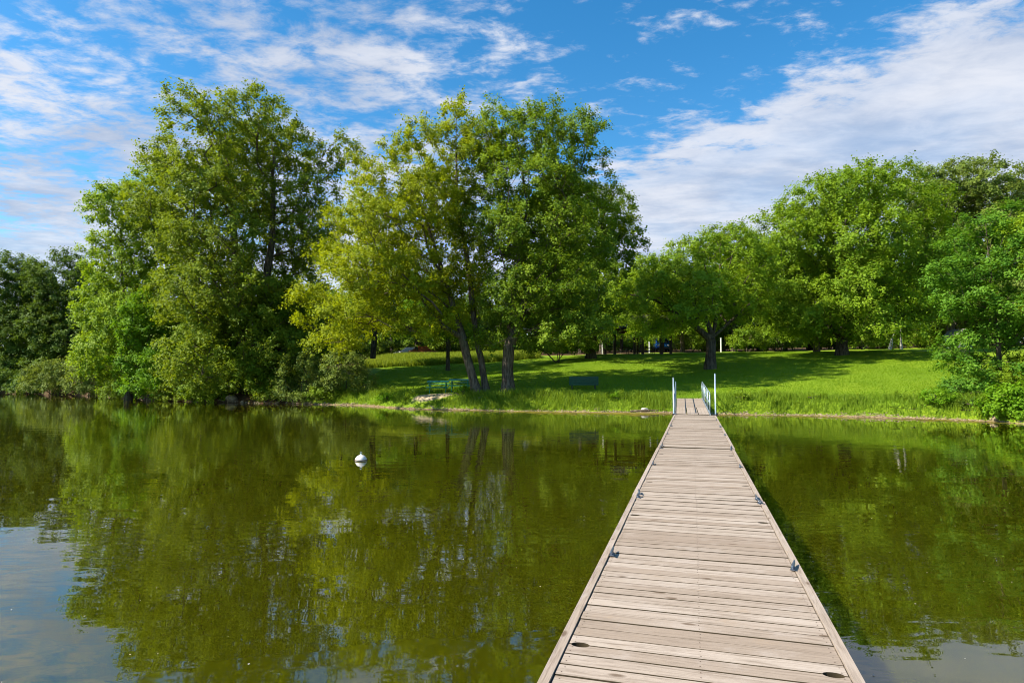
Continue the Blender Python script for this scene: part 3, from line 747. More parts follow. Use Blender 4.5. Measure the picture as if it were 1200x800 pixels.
for i, (px, py, D, leaf, lab) in enumerate([(145, 465.5, 60.5, 'maple_mid', 'mid green shrub hanging over the water between the pale shrubs and the bright young tree'),
        (207, 469, 53.5, 'elm', 'leafy shrub hanging over the water just right of the bright young tree'), (245, 471, 51.5, 'oak', 'light green shrub hanging over the water, midway below the tallest tree'),
        (330, 472.5, 49.0, 'elm', 'low leafy shrub at the waterline, left of the grey green shrubs'), (378, 473.5, 47.6, 'maple_mid', 'low leafy shrub at the waterline between the two grey green shrubs')]):
    shrub(px, py, D, [(px, py - 12, 20, 12), (px - 16, py - 8, 16, 8), (px + 16, py - 9, 16, 9), (px, py - 3, 26, 5)], 130 + i, leaf, lab, 0.7, 0.17)
for i, (px, D, w, h_, leaf, lab) in enumerate([(541, 41.2, 9, 9, 'fresh', 'bright leafy clump at the foot of the leaning trunks'), (606, 40.0, 8, 6, 'oak', 'leafy clump on the bank just right of the straight trunk'),
        (455, 43.8, 10, 5, 'fresh', 'low leafy clump at the left end of the grassy bank'), (722, 37.7, 6, 5, 'fresh', 'small bright leafy clump on the bank left of the gangway'), (645, 39.2, 9, 6, 'maple_mid', 'leafy clump on the bank left of the dark green bench'),
        (870, 36.0, 9, 6, 'maple_mid', 'leafy clump on the bank just right of the gangway'), (960, 35.0, 9, 5, 'oak', 'leafy clump on the right bank, halfway to the shore thicket')]):
    b_ = at(px, 450, D); zb = H(b_[0], D); py = 440 - (zb - CZ) / D * F
    shrub(px, py, D, [(px, py - h_ * 0.7, w, h_), (px - w * 0.8, py - h_ * 0.4, w * 0.7, h_ * 0.6), (px + w * 0.8, py - h_ * 0.4, w * 0.7, h_ * 0.6)], 150 + i, leaf, lab, 0.34, 0.11)

# pair of maples by the picnic tables
px_tree('maple_tree', 563, 460, 42.3, [[(559, 460, -0.25), (546, 412, -0.3), (526, 340), (500, 260), (478, 200)], [(570, 459, 0.25), (563, 415, 0.3), (553, 350, 0.3), (540, 250), (537, 140)]],
        [(537, 140, 22, 34), (536, 122, 9, 18, 0.2), (482, 170, 10, 22, 0.3), (428, 200, 9, 20, 0.0), (505, 172, 34, 38), (560, 175, 34, 40), (476, 195, 26, 36), (440, 222, 26, 36), (415, 262, 30, 32), (455, 270, 46, 40), (510, 240, 52, 50),
         (400, 305, 34, 28), (366, 350, 34, 24), (440, 325, 50, 38), (500, 320, 46, 44), (420, 372, 44, 22), (545, 310, 34, 50), (350, 372, 18, 14), (500, 378, 40, 26), (395, 395, 30, 14),
         (535, 365, 26, 26)], 41,
        leaf='maple_yellow', r_base=0.28, sp=1.08, size=0.17, up=0.85, gap=-0.27, reach=1.35, label='yellow green maple with two leaning trunks beside the picnic tables', per=16)
px_tree('maple_tree', 595, 458, 42.0, [[(595, 458), (596, 400), (604, 320), (618, 240), (600, 150)], [(597, 405), (620, 340), (652, 260), (672, 190)]],
        [(588, 150, 30, 32), (576, 130, 9, 18, 0.2), (590, 128, 9, 18, -0.4), (643, 138, 11, 18, 0.3), (560, 190, 30, 40), (625, 158, 42, 32), (635, 215, 50, 34), (672, 160, 40, 28), (700, 190, 26, 22), (590, 205, 40, 40), (650, 195, 40, 26), (600, 270, 48, 48), (690, 232, 40, 28), (650, 270, 50, 40), (560, 255, 40, 50),
         (640, 330, 56, 42), (690, 300, 34, 34), (600, 350, 46, 44), (655, 372, 50, 28), (640, 392, 44, 20), (700, 350, 24, 28), (690, 385, 34, 20), (575, 395, 24, 20)], 42,
        leaf='maple_mid', r_base=0.37, sp=1.08, size=0.17, up=0.65, gap=-0.2, reach=1.3, label='darker maple on a single straight trunk, right of the leaning trunks', per=15)
px_tree('shade_tree', 692, 416, 60, [[(692, 416), (696, 350), (705, 260)]], [(712, 250, 38, 34), (660, 240, 44, 36), (620, 270, 44, 44), (735, 280, 24, 34), (718, 305, 36, 38), (690, 335, 46, 40), (722, 355, 30, 30), (680, 375, 40, 24), (650, 350, 40, 40), (690, 280, 34, 34), (640, 310, 44, 44)], 43,
        leaf='maple_mid', bark='bark_dark', r_base=0.42, sp=1.35, size=0.23, label='shaded green tree behind the maples at the left side of the shelter')
shrub(655, 416, 59, [(650, 398, 30, 17), (680, 403, 24, 13), (625, 402, 24, 13)], 44, 'maple_mid', 'low green bush under the shaded tree, left of the shelter', 0.8, 0.18)
px_tree('small_tree', 437, 420, 61, [[(437, 420), (438, 395), (440, 360)]], [(440, 365, 32, 22), (415, 378, 26, 16), (465, 376, 24, 17), (440, 345, 26, 20)], 45,
        leaf='dark', bark='bark_dark', r_base=0.26, sp=1.1, size=0.2, label='small dark tree on the back lawn, behind the yellow maple')
px_tree('small_tree', 525, 423, 59.5, [[(525, 423), (525, 400), (524, 370)]], [(522, 378, 32, 20), (500, 388, 22, 13), (545, 388, 24, 15), (520, 358, 26, 20)], 46,
        leaf='oak', bark='bark_dark', r_base=0.17, sp=1.0, size=0.19, label='small bright tree on the back lawn, left of the leaning trunks')
px_tree('small_tree', 488, 410, 80, [[(488, 410), (488, 390), (488, 360)]], [(488, 370, 30, 24), (465, 384, 24, 16), (512, 384, 22, 15)], 47,
        leaf='fresh', bark='bark_dark', r_base=0.2, sp=1.2, size=0.24, label='bright tree overhanging the parked cars at the back')
# spreading oak behind the gangway
px_tree('oak_tree', 832, 433, 50, [[(832, 433), (833, 405), (836, 385)], [(834, 398), (800, 372), (765, 350), (735, 345)], [(835, 395), (815, 340), (800, 300)], [(835, 395), (845, 345), (845, 290)], [(834, 396), (865, 368), (890, 345)]],
        [(845, 282, 40, 26), (805, 300, 30, 28), (772, 318, 38, 28), (868, 305, 38, 32), (815, 335, 52, 36), (745, 348, 36, 26), (724, 374, 26, 18), (790, 368, 44, 22), (862, 352, 44, 30), (888, 330, 22, 36), (760, 380, 30, 14)], 51,
        leaf='oak', bark='bark_dark', r_base=0.38, sp=1.1, size=0.19, up=0.35, reach=1.2, gap=-0.06, label='low spreading oak on the lawn straight beyond the gangway', per=16)
# big round tree at the right
px_tree('big_round_tree', 987, 424, 55, [[(987, 424), (988, 380), (990, 320), (995, 240)]],
        [(1012, 224, 44, 38), (962, 238, 44, 40), (1060, 232, 44, 36), (922, 278, 44, 44), (985, 285, 62, 52), (1060, 290, 52, 55), (912, 330, 42, 42), (975, 345, 62, 46), (1050, 350, 56, 46), (935, 372, 44, 28),
         (1000, 384, 50, 20), (1085, 300, 40, 50), (1085, 240, 36, 34), (900, 365, 26, 22)], 61,
        leaf='big', bark='bark_dark', r_base=0.42, sp=1.35, size=0.215, up=0.5, reach=1.25, gap=-0.16, label='big rounded tree on a stout trunk at the right of the lawn', per=16)
px_tree('shade_tree', 1112, 412, 68, [[(1112, 412), (1115, 340), (1130, 240)]],
        [(1088, 228, 40, 36), (1128, 218, 46, 36), (1172, 226, 44, 38), (1212, 238, 44, 40), (1110, 250, 44, 40), (1150, 272, 50, 40), (1108, 290, 40, 48), (1200, 300, 40, 60), (1105, 345, 44, 42), (1165, 350, 50, 50)], 62,
        leaf='greygreen', bark='bark_dark', r_base=0.42, sp=1.45, size=0.25, label='grey green tall tree behind the big rounded tree at the right edge')
px_tree('small_tree', 957, 415, 63, [[(957, 415), (957, 395), (958, 360)]], [(935, 382, 34, 20), (962, 375, 30, 22), (915, 370, 26, 20), (985, 388, 26, 12)], 63,
        leaf='big', bark='bark_grey', r_base=0.26, sp=1.15, size=0.21, label='small tree with a slim trunk left of the big rounded tree')
# right foreground
px_tree('walnut_tree', 1172, 440, 33.5, [[(1172, 440), (1170, 395), (1164, 340), (1158, 260)]],
        [(1150, 268, 34, 30), (1185, 258, 30, 30), (1118, 318, 36, 26), (1162, 308, 44, 34), (1200, 300, 36, 34), (1112, 352, 28, 18), (1158, 352, 42, 26), (1200, 355, 36, 30), (1112, 394, 24, 13), (1150, 395, 36, 18), (1128, 418, 26, 10),
         (1198, 402, 34, 20), (1135, 335, 30, 20), (1170, 420, 34, 14), (1178, 380, 40, 24), (1205, 425, 26, 16)], 71,
        leaf='walnut', bark='bark_dark', r_base=0.12, sp=0.85, size=0.15, up=0.0, flat=0.75, gap=-0.16, label='layered blue green young tree by the right shore', per=16)
px_tree('leafy_tree', 1262, 445, 31, [[(1262, 445), (1255, 380), (1240, 280)]], [(1215, 262, 32, 30), (1250, 250, 40, 34), (1225, 305, 30, 30), (1265, 320, 40, 40), (1220, 360, 28, 30), (1250, 380, 36, 36)], 72,
        leaf='oak', bark='bark_dark', r_base=0.2, sp=0.95, size=0.16, label='light green tree cut by the right edge of the photo')
shrub(1128, 474, 33, [(1130, 452, 30, 17), (1104, 462, 20, 12), (1152, 450, 24, 20)], 73, 'walnut', 'dark green bush under the layered young tree', 0.55, 0.12)
shrub(1098, 482, 32, [(1098, 467, 24, 15), (1072, 474, 18, 10), (1120, 470, 20, 14), (1045, 477, 14, 8)], 74, 'fresh', 'small bright bush at the left end of the right shore thicket', 0.45, 0.11)
shrub(1178, 488, 29.4, [(1180, 468, 26, 22), (1158, 476, 18, 13), (1200, 465, 22, 26), (1182, 484, 28, 10)], 75, 'fresh', 'broad leaved bright bush at the water by the right edge', 0.5, 0.16)
shrub(1196, 470, 32.5, [(1194, 442, 30, 22), (1166, 450, 24, 18), (1215, 436, 30, 30)], 76, 'maple_mid', 'tall tangled bush behind the broad leaved one at the right edge', 0.6, 0.13)
shrub(1148, 486, 30.6, [(1145, 474, 24, 12), (1126, 480, 18, 8), (1162, 478, 16, 10)], 77, 'dark', 'low dark bush at the water between the two bright shore bushes', 0.45, 0.11)

# wood closing the view behind the lawn: three kinds built once, then copied
def metre_tree(name, h, w, seed, leaf, label, low=0.12):
    R = random.Random(seed); bl = []
    for k in range(11):
        zc = h * R.uniform(low + 0.12, 0.86); k_ = math.sin(math.pi * min(1, (zc / h - low) / (1 - low)) ** 0.75) * 0.62 + 0.1
        a_ = R.uniform(0, 6.28); rr = w * 0.5 * k_ * R.uniform(0.6, 1.1)
        bl.append((rr * math.cos(a_), rr * math.sin(a_), zc, w * R.uniform(0.2, 0.3), w * R.uniform(0.2, 0.3), h * R.uniform(0.1, 0.16)))
    bl.append((0, 0, h * 0.9, w * 0.2, w * 0.2, h * 0.1))
    return grow(name, (0, 0, 0), [[(0, 0, 0), (0.2, 0.1, h * 0.4), (0, 0, h * 0.85)]], bl, seed, leaf=leaf, bark='bark_dark', r_base=0.28, sp=1.5, size=0.30, twigs=6, per=11, label=label, gap=-0.3)
def copy_tree(root, loc, rz, sc, label, group):
    r = root.copy(); COL.objects.link(r); r.location = loc; r.rotation_euler = (0, 0, rz); r.scale = (sc, sc, sc); r['label'] = label; r['group'] = group
    for ch in root.children:
        c = ch.copy(); COL.objects.link(c); c.parent = r
    return r
protos = [metre_tree('wood_tree', 15, 10, 81, 'maple_mid', ''), metre_tree('wood_tree', 14, 9, 82, 'dark', ''), metre_tree('wood_tree', 11, 9, 83, 'oak', '', 0.05)]
kinds = ['green', 'dark', 'light green']
R = random.Random(9)
zones = []
for px in range(150, 420, 42): zones.append((px, 76 + R.uniform(-3, 8), 'behind the tallest tree'))
for px in range(425, 690, 34): zones.append((px, 92 + R.uniform(-3, 8), 'behind the two maples'))
for px in range(800, 1120, 30): zones.append((px, 79 + R.uniform(-3, 6), 'behind the big rounded tree'))
for px in range(1120, 1300, 36): zones.append((px, 76 + R.uniform(-3, 6), 'behind the layered young tree'))
for px in range(690, 840, 30): zones.append((px, 104 + R.uniform(-3, 6), 'far behind the shelter'))
for px in range(680, 850, 24): zones.append((px, 84 + R.uniform(-2, 5), 'far behind the shelter'))
used = set()
for i, (px, D, where) in enumerate(zones):
    k = (i * 2 + i // 3) % 3
    p = at(px, 415, D); sc = R.uniform(0.8, 1.08)
    if 'shelter' in where: sc *= 0.9
    if 'maples' in where: sc *= 0.95
    lab = '%s tree in the wood %s' % (kinds[k], where); grp = '%s trees %s' % (kinds[k], where)
    loc = (p[0], D, H(p[0], D) - 0.05)
    if k not in used:
        used.add(k); r = protos[k]; r.location = loc; r.scale = (sc,) * 3; r.rotation_euler = (0, 0, R.uniform(0, 6.28)); r['label'] = lab; r['group'] = grp
    else: copy_tree(protos[k], loc, R.uniform(0, 6.28), sc, lab, grp)

# undergrowth under those trees, and the far wood that reads as one mass
def wood_bush(seed, leaf):
    R = random.Random(seed)
    bl = [(R.uniform(-1.6, 1.6), R.uniform(-1.2, 1.2), R.uniform(0.9, 2.6), R.uniform(1.0, 1.6), R.uniform(1.0, 1.5), R.uniform(0.8, 1.3)) for k in range(7)]
    return grow('wood_bush', (0, 0, 0), [[(0, 0, 0), (0.5, 0, 1.5), (1, 0, 3)], [(0.1, 0, 0), (-0.5, 0.2, 1.5), (-1, 0.4, 3)]], bl, seed, leaf=leaf, bark='bark_dark', r_base=0.05, sp=1.1, size=0.26, twigs=5, per=10, cat='shrub', label='', gap=-0.4, parts=('stems', 'foliage'))
bp = [wood_bush(301, 'maple_mid'), wood_bush(302, 'dark'), wood_bush(303, 'oak')]
bused = set(); R = random.Random(19)
for i in range(96):
    px = 120 + i * 12.3 + R.uniform(-6, 6)
    D = (72 if px < 420 else 88 if px < 690 else 92 if px < 800 else 76) + R.uniform(0, 10); k = R.choice((0, 1, 1, 1, 2)) if 690 < px < 860 else R.choice((0, 1, 2, 1))
    where = 'behind the tallest tree' if px < 420 else 'behind the two maples' if px < 700 else 'behind the shelter' if px < 800 else 'behind the big rounded tree' if px < 1120 else 'behind the layered young tree'
    lab = '%s bush in the wood %s' % (kinds[k], where); grp = '%s bushes %s' % (kinds[k], where)
    p = at(px, 412, D); loc = (p[0], D, H(p[0], D) - 0.05); sc = R.uniform(0.8, 1.25)
    if k not in bused:
        bused.add(k); r = bp[k]; r.location = loc; r.scale = (sc,) * 3; r['label'] = lab; r['group'] = grp
    else: copy_tree(bp[k], loc, R.uniform(0, 6.28), sc, lab, grp)
Rm = np.random.RandomState(77); n = 9500
xx = Rm.uniform(-95, 95, n); yy = Rm.uniform(116, 128, n); top = 11 + 2.2 * np.sin(xx * 0.31) + 1.6 * np.sin(xx * 0.83 + 1) + Rm.normal(size=n) * 0.6
zz_ = top * Rm.uniform(0.0, 1, n) ** 1.3
C = np.stack([xx, yy, height(xx, yy) + zz_], 1)
tag(link('distant_wood', leaves_mesh('distant_wood', C, unit(Rm.normal(size=(n, 3)) + np.array([0, -0.6, 0.3])), Rm, 0.5, 1.5, 5, 8, 0.2, 0, LEAF['dark'], np.clip(0.5 + Rm.normal(size=n) * 0.3, 0, 1))), 'far wood closing the view behind the park', 'woodland', None, 'stuff')

# understorey bushes at the back edge of the right lawn
for i, (px, py, D, kind, lab) in enumerate([(878, 408, 72, 'maple_mid', 'bush at the back of the lawn, just right of the oak'), (912, 405, 74, 'dark', 'dark bush at the back, left of the slim trunk'),
        (1010, 407, 71, 'maple_mid', 'bush at the back of the lawn, just right of the stout trunk'), (1035, 408, 74, 'dark', 'dark bush at the back, left of the pale leaning poles'),
        (1080, 408, 72, 'maple_mid', 'bush at the back of the lawn, left of the grey shed')]):
    shrub(px, py, D, [(px, py - 14, 20, 15), (px - 14, py - 8, 14, 10), (px + 14, py - 9, 15, 11)], 90 + i, kind, lab, 0.9, 0.2)

# ------------------------------------------------------------------ grasses (nobody could count them)
def blades(name, P, h, w, lean, material, tint, R):
    n = len(P); a_ = R.uniform(0, 2 * np.pi, n); side = np.stack([np.cos(a_), np.sin(a_), 0 * a_], 1) * (w * 0.5)[:, None]
    b_ = R.uniform(0, 2 * np.pi, n); tip = P + np.stack([np.cos(b_) * lean * h, np.sin(b_) * lean * h, h], 1)
    mid = P + (tip - P) * np.array([0.35, 0.35, 0.6])
    V = np.empty((n, 5, 3), np.float32); V[:, 0] = P - side; V[:, 1] = P + side; V[:, 2] = mid + side * 0.8; V[:, 3] = mid - side * 0.8; V[:, 4] = tip
    i0 = np.arange(n)[:, None] * 5
    q4 = np.concatenate([i0, i0 + 1, i0 + 2, i0 + 3], 1); t3 = np.concatenate([i0 + 3, i0 + 2, i0 + 4], 1)
    return np_mesh(name, V.reshape(-1, 3), [q4, t3], material, {'tint': np.concatenate([tint, tint])})
def scatter(n, x0, x1, y0, y1, smin, smax, R, clump=0.0):
    x = R.uniform(x0, x1, n); y = R.uniform(y0, y1, n); s = shore_s(x, y)
    k = (s > smin) & (s < smax); x, y, s = x[k], y[k], s[k]
    if clump:
        v = 0.5 + 0.5 * np.sin(x * 1.9 + 1.7 * np.sin(y * 1.3)) * np.cos(y * 1.7 + 1.1 * np.sin(x * 2.3)); k = R.uniform(size=len(x)) < (1 - clump) + clump * v
        x, y, s = x[k], y[k], s[k]
    return x, y, s
Rn = np.random.RandomState(3)
# lawn
x, y, s = scatter(420000, -13, 36, 30, 66, 1.0, 60, Rn)
keep = np.ones(len(x), bool)
keep &= ~((np.abs(x - sp_[0]) < 1.5) & (np.abs(y - sp_[1]) < 0.8) & (Rn.uniform(size=len(x)) < 0.93))
x, y, s = x[keep], y[keep], s[keep]
P = np.stack([x, y, height(x, y) - 0.01], 1)
hh = Rn.uniform(0.025, 0.065, len(x)) * (1 + 0.8 * np.exp(-s / 2))
tint = np.clip(0.5 + 0.22 * wob(x * 0.6, y * 0.6) * 0.6 + Rn.normal(size=len(x)) * 0.2, 0, 1)
tag(link('lawn_grass', blades('lawn_grass', P, hh, Rn.uniform(0.02, 0.045, len(x)), Rn.uniform(0.2, 0.9, len(x)), LEAF['lawn'], tint, Rn)), 'short mown grass covering the lawn', 'grass', None, 'stuff')
# tall fringe along the shore
x, y, s = scatter(460000, -14, 25, 24, 50, -0.06, 3.2, Rn, 0.7)
k = Rn.uniform(size=len(x)) < np.clip(1.25 - s / 3.0, 0.05, 1); x, y, s = x[k], y[k], s[k]
gxy = np.array(g0.xy); gd = np.array((g1 - g0).xy) / gl
tt = (x - gxy[0]) * gd[0] + (y - gxy[1]) * gd[1]; pp = (x - gxy[0]) * gd[1] - (y - gxy[1]) * gd[0]
k = ~((np.abs(pp) < 1.0) & (tt < gl + 1.2)); k &= ~((np.abs(x - sp_[0]) < 1.7) & (np.abs(y - sp_[1]) < 1.1)); x, y, s = x[k], y[k], s[k]
P = np.stack([x, y, height(x, y) - 0.02], 1)
patch = np.clip(0.5 + 0.33 * wob(x * 1.3, y * 1.1), 0, 1)
hh = Rn.uniform(0.18, 0.62, len(x)) * (0.4 + 0.95 * patch) * np.clip(1.25 - s / 4.0, 0.35, 1) * np.clip(0.6 + s * 1.3, 0.5, 1)
tint = np.clip(0.42 + 0.3 * (patch - 0.5) + Rn.normal(size=len(x)) * 0.22, 0, 1)
tag(link('shore_grass', blades('shore_grass', P, hh, Rn.uniform(0.015, 0.035, len(x)), Rn.uniform(0.1, 0.55, len(x)), LEAF['grass'], tint, Rn)), 'tall unmown grass fringe along the pond edge', 'grass', None, 'stuff')
# rough meadow strip at the back left
x = Rn.uniform(-16, 3, 70000); y = Rn.uniform(65.5, 77, 70000)
P = np.stack([x, y, height(x, y) - 0.02], 1)
hh = Rn.uniform(0.25, 0.85, len(x)); tint = np.clip(0.5 + 0.25 * wob(x, y) * 0.6 + Rn.normal(size=len(x)) * 0.2, 0, 1)
tag(link('meadow_grass', blades('meadow_grass', P, hh, Rn.uniform(0.03, 0.07, len(x)), Rn.uniform(0.1, 0.5, len(x)), LEAF['hay'], tint, Rn)), 'pale rough meadow grass behind the back lawn', 'grass', None, 'stuff')
# leafy weeds mixed in the fringe
cx_, cy2, s = scatter(5200, -13, 25, 24, 50, 0.3, 2.0, Rn, 0.9)
k = Rn.uniform(size=len(cx_)) < 0.5 + 0.5 * np.sin(cx_ * 0.9 + 2); cx_, cy2 = cx_[k], cy2[k]
tt = (cx_ - gxy[0]) * gd[0] + (cy2 - gxy[1]) * gd[1]; pp = (cx_ - gxy[0]) * gd[1] - (cy2 - gxy[1]) * gd[0]
k = ~((np.abs(pp) < 1.1) & (tt < gl + 1.0)); k &= ~((np.abs(cx_ - sp_[0]) < 1.7) & (np.abs(cy2 - sp_[1]) < 0.9)); cx_, cy2 = cx_[k], cy2[k]
C = np.stack([cx_, cy2, height(cx_, cy2) + Rn.uniform(0.08, 0.4, len(cx_))], 1)
tag(link('shore_weeds', leaves_mesh('shore_weeds', C, np.tile([[0, 0, 1.]], (len(C), 1)), Rn, 0.09, 0.28, 4, 7, 0.3, 0, LEAF['grass'], np.clip(0.4 + Rn.normal(size=len(C)) * 0.25, 0, 1))), 'broad leaved weeds growing among the shore grass', 'weeds', None, 'stuff')
# weeds at the forest foot, far left
# floating algae in the shallows
n = 5200; x = Rn.uniform(-6, 24, n); ys = np.interp(x, SH[:, 0], SH[:, 1]); y = ys - np.abs(Rn.normal(size=n)) * 1.0 - 0.1
dens = np.where(x < 9.0, np.clip((x + 1) / 4, 0.15, 1), 0.25) * (0.35 + 0.65 * (np.sin(x * 1.3 + np.sin(y * 2.1)) > -0.2))
k = Rn.uniform(size=n) < dens; x, y = x[k], y[k]; n = len(x)
rx = Rn.uniform(0.05, 0.26, n); ry = rx * Rn.uniform(0.25, 0.6, n); ang = np.arange(7) * 2 * np.pi / 7
jit = Rn.uniform(0.6, 1.25, (n, 7))
V = np.stack([x[:, None] + rx[:, None] * np.cos(ang) * jit, y[:, None] + ry[:, None] * np.sin(ang) * jit, np.repeat((0.004 + 0.006 * Rn.uniform(size=n))[:, None], 7, 1)], 2)
tag(link('floating_algae', np_mesh('floating_algae', V.reshape(-1, 3), np.arange(n * 7).reshape(-1, 7), M['algae'])), 'yellowish algae scum floating in the shallows along the shore', 'algae', None, 'stuff')

# pollen, seed fluff and leaf bits drifting on the pond
n = 380; y = 3 + 30 * Rn.uniform(size=n) ** 1.4; x = y * Rn.uniform(-0.85, 0.85, n)
v_ = x * da[0] + y * da[1]; u_ = x * dn[0] + y * dn[1]; k = (np.abs(u_) > 1.05) & (shore_s(x, y) < -0.5); x, y = x[k], y[k]; n = len(x)
k = (np.sin(x * 0.7 + np.sin(y * 0.5) * 2) * np.cos(y * 0.6 + x * 0.2) > -0.35); x, y = x[k], y[k]; n = len(x)
rx = Rn.uniform(0.003, 0.009, n); ang = np.arange(5) * 2 * np.pi / 5; jit = Rn.uniform(0.5, 1.3, (n, 5))
V = np.stack([x[:, None] + rx[:, None] * np.cos(ang) * jit, y[:, None] + rx[:, None] * np.sin(ang) * jit, np.full((n, 5), 0.006)], 2)
tag(link('floating_flecks', np_mesh('floating_flecks', V.reshape(-1, 3), np.arange(n * 5).reshape(-1, 5), M['white_stone'])), 'pale flecks of pollen and seed fluff drifting on the pond', 'flecks', None, 'stuff')

# gravel of small stones on the waterline
def stone(bm, c, s, R, sub=1):
    r = bmesh.ops.create_icosphere(bm, subdivisions=sub, radius=1.0)
    o = Vector((R.uniform(-9, 9), R.uniform(-9, 9), R.uniform(-9, 9)))
    for v in r['verts']:
        k_ = 1 + 0.35 * mnoise.noise(v.co * 1.3 + o); v.co = Vector((v.co.x * s[0] * k_, v.co.y * s[1] * k_, v.co.z * s[2] * k_)) + Vector(c)
bm = bmesh.new(); R = random.Random(4)
for i in range(1500):
    x = R.uniform(-8, 23.5) if R.random() < 0.8 else R.uniform(-46, -10)
    if x < 9 and x > -8 and R.random() < 0.45: continue
    y = float(np.interp(x, SH[:, 0], SH[:, 1])) + R.gauss(0.02, 0.10); k = R.uniform(0.02, 0.06) * (1.6 if x < -10 else 1)
    z = max(-0.01, H(x, y)); stone(bm, (x, y, z + k * 0.2), (k * 1.3, k, k * 0.7), R)
tag(link('shore_gravel', bm_mesh('shore_gravel', bm, M['stone'])), 'strip of small tan stones along the waterline', 'gravel', None, 'stuff')
for (px, py, sz, mt, lab) in [(750, 481.5, 0.19, 'white_stone', 'whitish rounded rock on the shore left of the gangway'), (1140, 491, 0.16, 'stone', 'tan rock at the waterline under the right shore bushes'),
                              (272, 471, 0.42, 'stone', 'tan rock at the waterline below the tallest tree'), (160, 466, 0.5, 'stone', 'brown rock at the waterline left of the tallest tree')]:
    p = gnd(px, py, 0.03); bm = bmesh.new(); stone(bm, (0, 0, 0), (sz * 1.1, sz * 0.9, sz * 0.75), random.Random(int(px)), 3)
    o = link('rock', bm_mesh('rock', bm, M[mt], True), None, (p[0], float(np.interp(p[0], SH[:, 0], SH[:, 1])) + 0.1, 0.05 + sz * 0.6)); tag(o, lab, 'rock')
# driftwood pole lying along the shore
p = gnd(770, 484, 0.04); bm = bmesh.new(); tube(bm, [(-1.3, 0.05, 0.0), (-0.4, 0, 0.03), (0.5, 0.06, 0.02), (1.2, 0.0, 0.0)], [0.05, 0.07, 0.065, 0.04], 9)
tag(link('driftwood', bm_mesh('driftwood', bm, M['log'], True), None, (p[0], float(np.interp(p[0], SH[:, 0], SH[:, 1])) + 0.05, 0.1)), 'dark driftwood pole lying on the shore beside the gangway', 'driftwood')

# ------------------------------------------------------------------ picnic tables and bench
def picnic_table(loc, rz, L, paint, label, group, wood=None):
    r = empty('picnic_table', loc, rz); tag(r, label, 'picnic table', group)
    P_ = M[paint]
    bm = bmesh.new()
    for k in range(5): box(bm, (0, -0.30 + k * 0.15, 0.735), (L, 0.14, 0.035), bev=0.005)
    link('table_top', bm_mesh('table_top', bm, P_), r)
    for s in (-1, 1):
        bm = bmesh.new()
        for k in range(2): box(bm, (0, s * (0.62 + k * 0.15), 0.44), (L, 0.14, 0.035), bev=0.005)
        link('seat', bm_mesh('seat', bm, P_), r)
    for sx in (-1, 1):
        bm = bmesh.new(); x = sx * L * 0.36
        for s in (-1, 1):
            tube(bm, [(x, s * 0.24, 0.71), (x, s * 0.62, 0.0)], 0.028, 8)
        box(bm, (x, 0, 0.40), (0.04, 1.5, 0.05)); box(bm, (x, 0, 0.695), (0.04, 0.66, 0.04))
        link('leg_frame', bm_mesh('leg_frame', bm, P_), r)
    return r
for (px, lab) in ((513.5, 'green picnic table farther from the leaning trunks'), (539, 'green picnic table nearest the leaning trunks')):
    D = 43.4; p = at(px, 455, D); picnic_table((p[0], D, H(p[0], D) - 0.02), rad(2), 1.5, 'green_paint', lab, 'green picnic tables by the maples').rotation_euler[0] = 0.13
D = 41.3; p = at(684, 452, D)
r = empty('park_bench', (p[0], D, H(p[0], D)), rad(-3)); r.rotation_euler[0] = 0.1; tag(r, 'dark green bench with a solid board back, standing in shade on the lawn', 'bench')
bm = bmesh.new()
for k in range(4): box(bm, (0, -0.02 - 0.02 * k, 0.36 + k * 0.145), (1.9, 0.04, 0.138), bev=0.006)
link('backrest', bm_mesh('backrest', bm, M['dark_green_paint']), r)
bm = bmesh.new()
for k in range(3): box(bm, (0, 0.10 + 0.145 * k, 0.44), (1.9, 0.135, 0.04), bev=0.006)
link('seat', bm_mesh('seat', bm, M['dark_green_paint']), r)
for x in (-0.75, 0.75):
    bm = bmesh.new(); box(bm, (x, 0.045, 0.42), (0.06, 0.05, 0.92)); box(bm, (x, 0.42, 0.2), (0.06, 0.05, 0.44)); box(bm, (x, 0.23, 0.39), (0.05, 0.34, 0.05))
    link('leg', bm_mesh('leg', bm, M['dark_metal']), r)

# ------------------------------------------------------------------ shelter, cars, posts, shed at the back
D = 66.0; p = at(742, 415, D); zg = H(p[0], D + 2)
r = empty('picnic_shelter', (p[0], D, zg), rad(-2)); tag(r, 'open park shelter with dark posts and roof in the shade behind the oak', 'shelter')
for x in (-4.0, -2.9, -1.9, 0.15, 1.0, 3.0, 3.9):
    bm = bmesh.new(); box(bm, (x, 0, 1.25), (0.24, 0.24, 2.6), bev=0.01); link('post', bm_mesh('post', bm, M['brown_wood']), r)
for x in (-4.0, -1.3, 1.3, 3.9):
    bm = bmesh.new(); box(bm, (x, 5.2, 1.25), (0.24, 0.24, 2.6), bev=0.01); link('post', bm_mesh('post', bm, M['brown_wood']), r)
bm = bmesh.new()
for y in (0, 5.2): box(bm, (0, y, 2.66), (8.6, 0.16, 0.24))
for x in np.linspace(-4.1, 4.1, 6): box(bm, (x, 2.6, 2.70), (0.1, 5.0, 0.14))
link('beam', bm_mesh('beam', bm, M['brown_wood']), r)
bm = bmesh.new()
vs = [bm.verts.new(c) for c in ((-5, -0.9, 2.62), (5, -0.9, 2.62), (5, 2.6, 4.2), (-5, 2.6, 4.2), (5, 6.1, 2.62), (-5, 6.1, 2.62),
                                (-5, -0.9, 2.80), (5, -0.9, 2.80), (5, 2.6, 4.4), (-5, 2.6, 4.4), (5, 6.1, 2.80), (-5, 6.1, 2.80))]
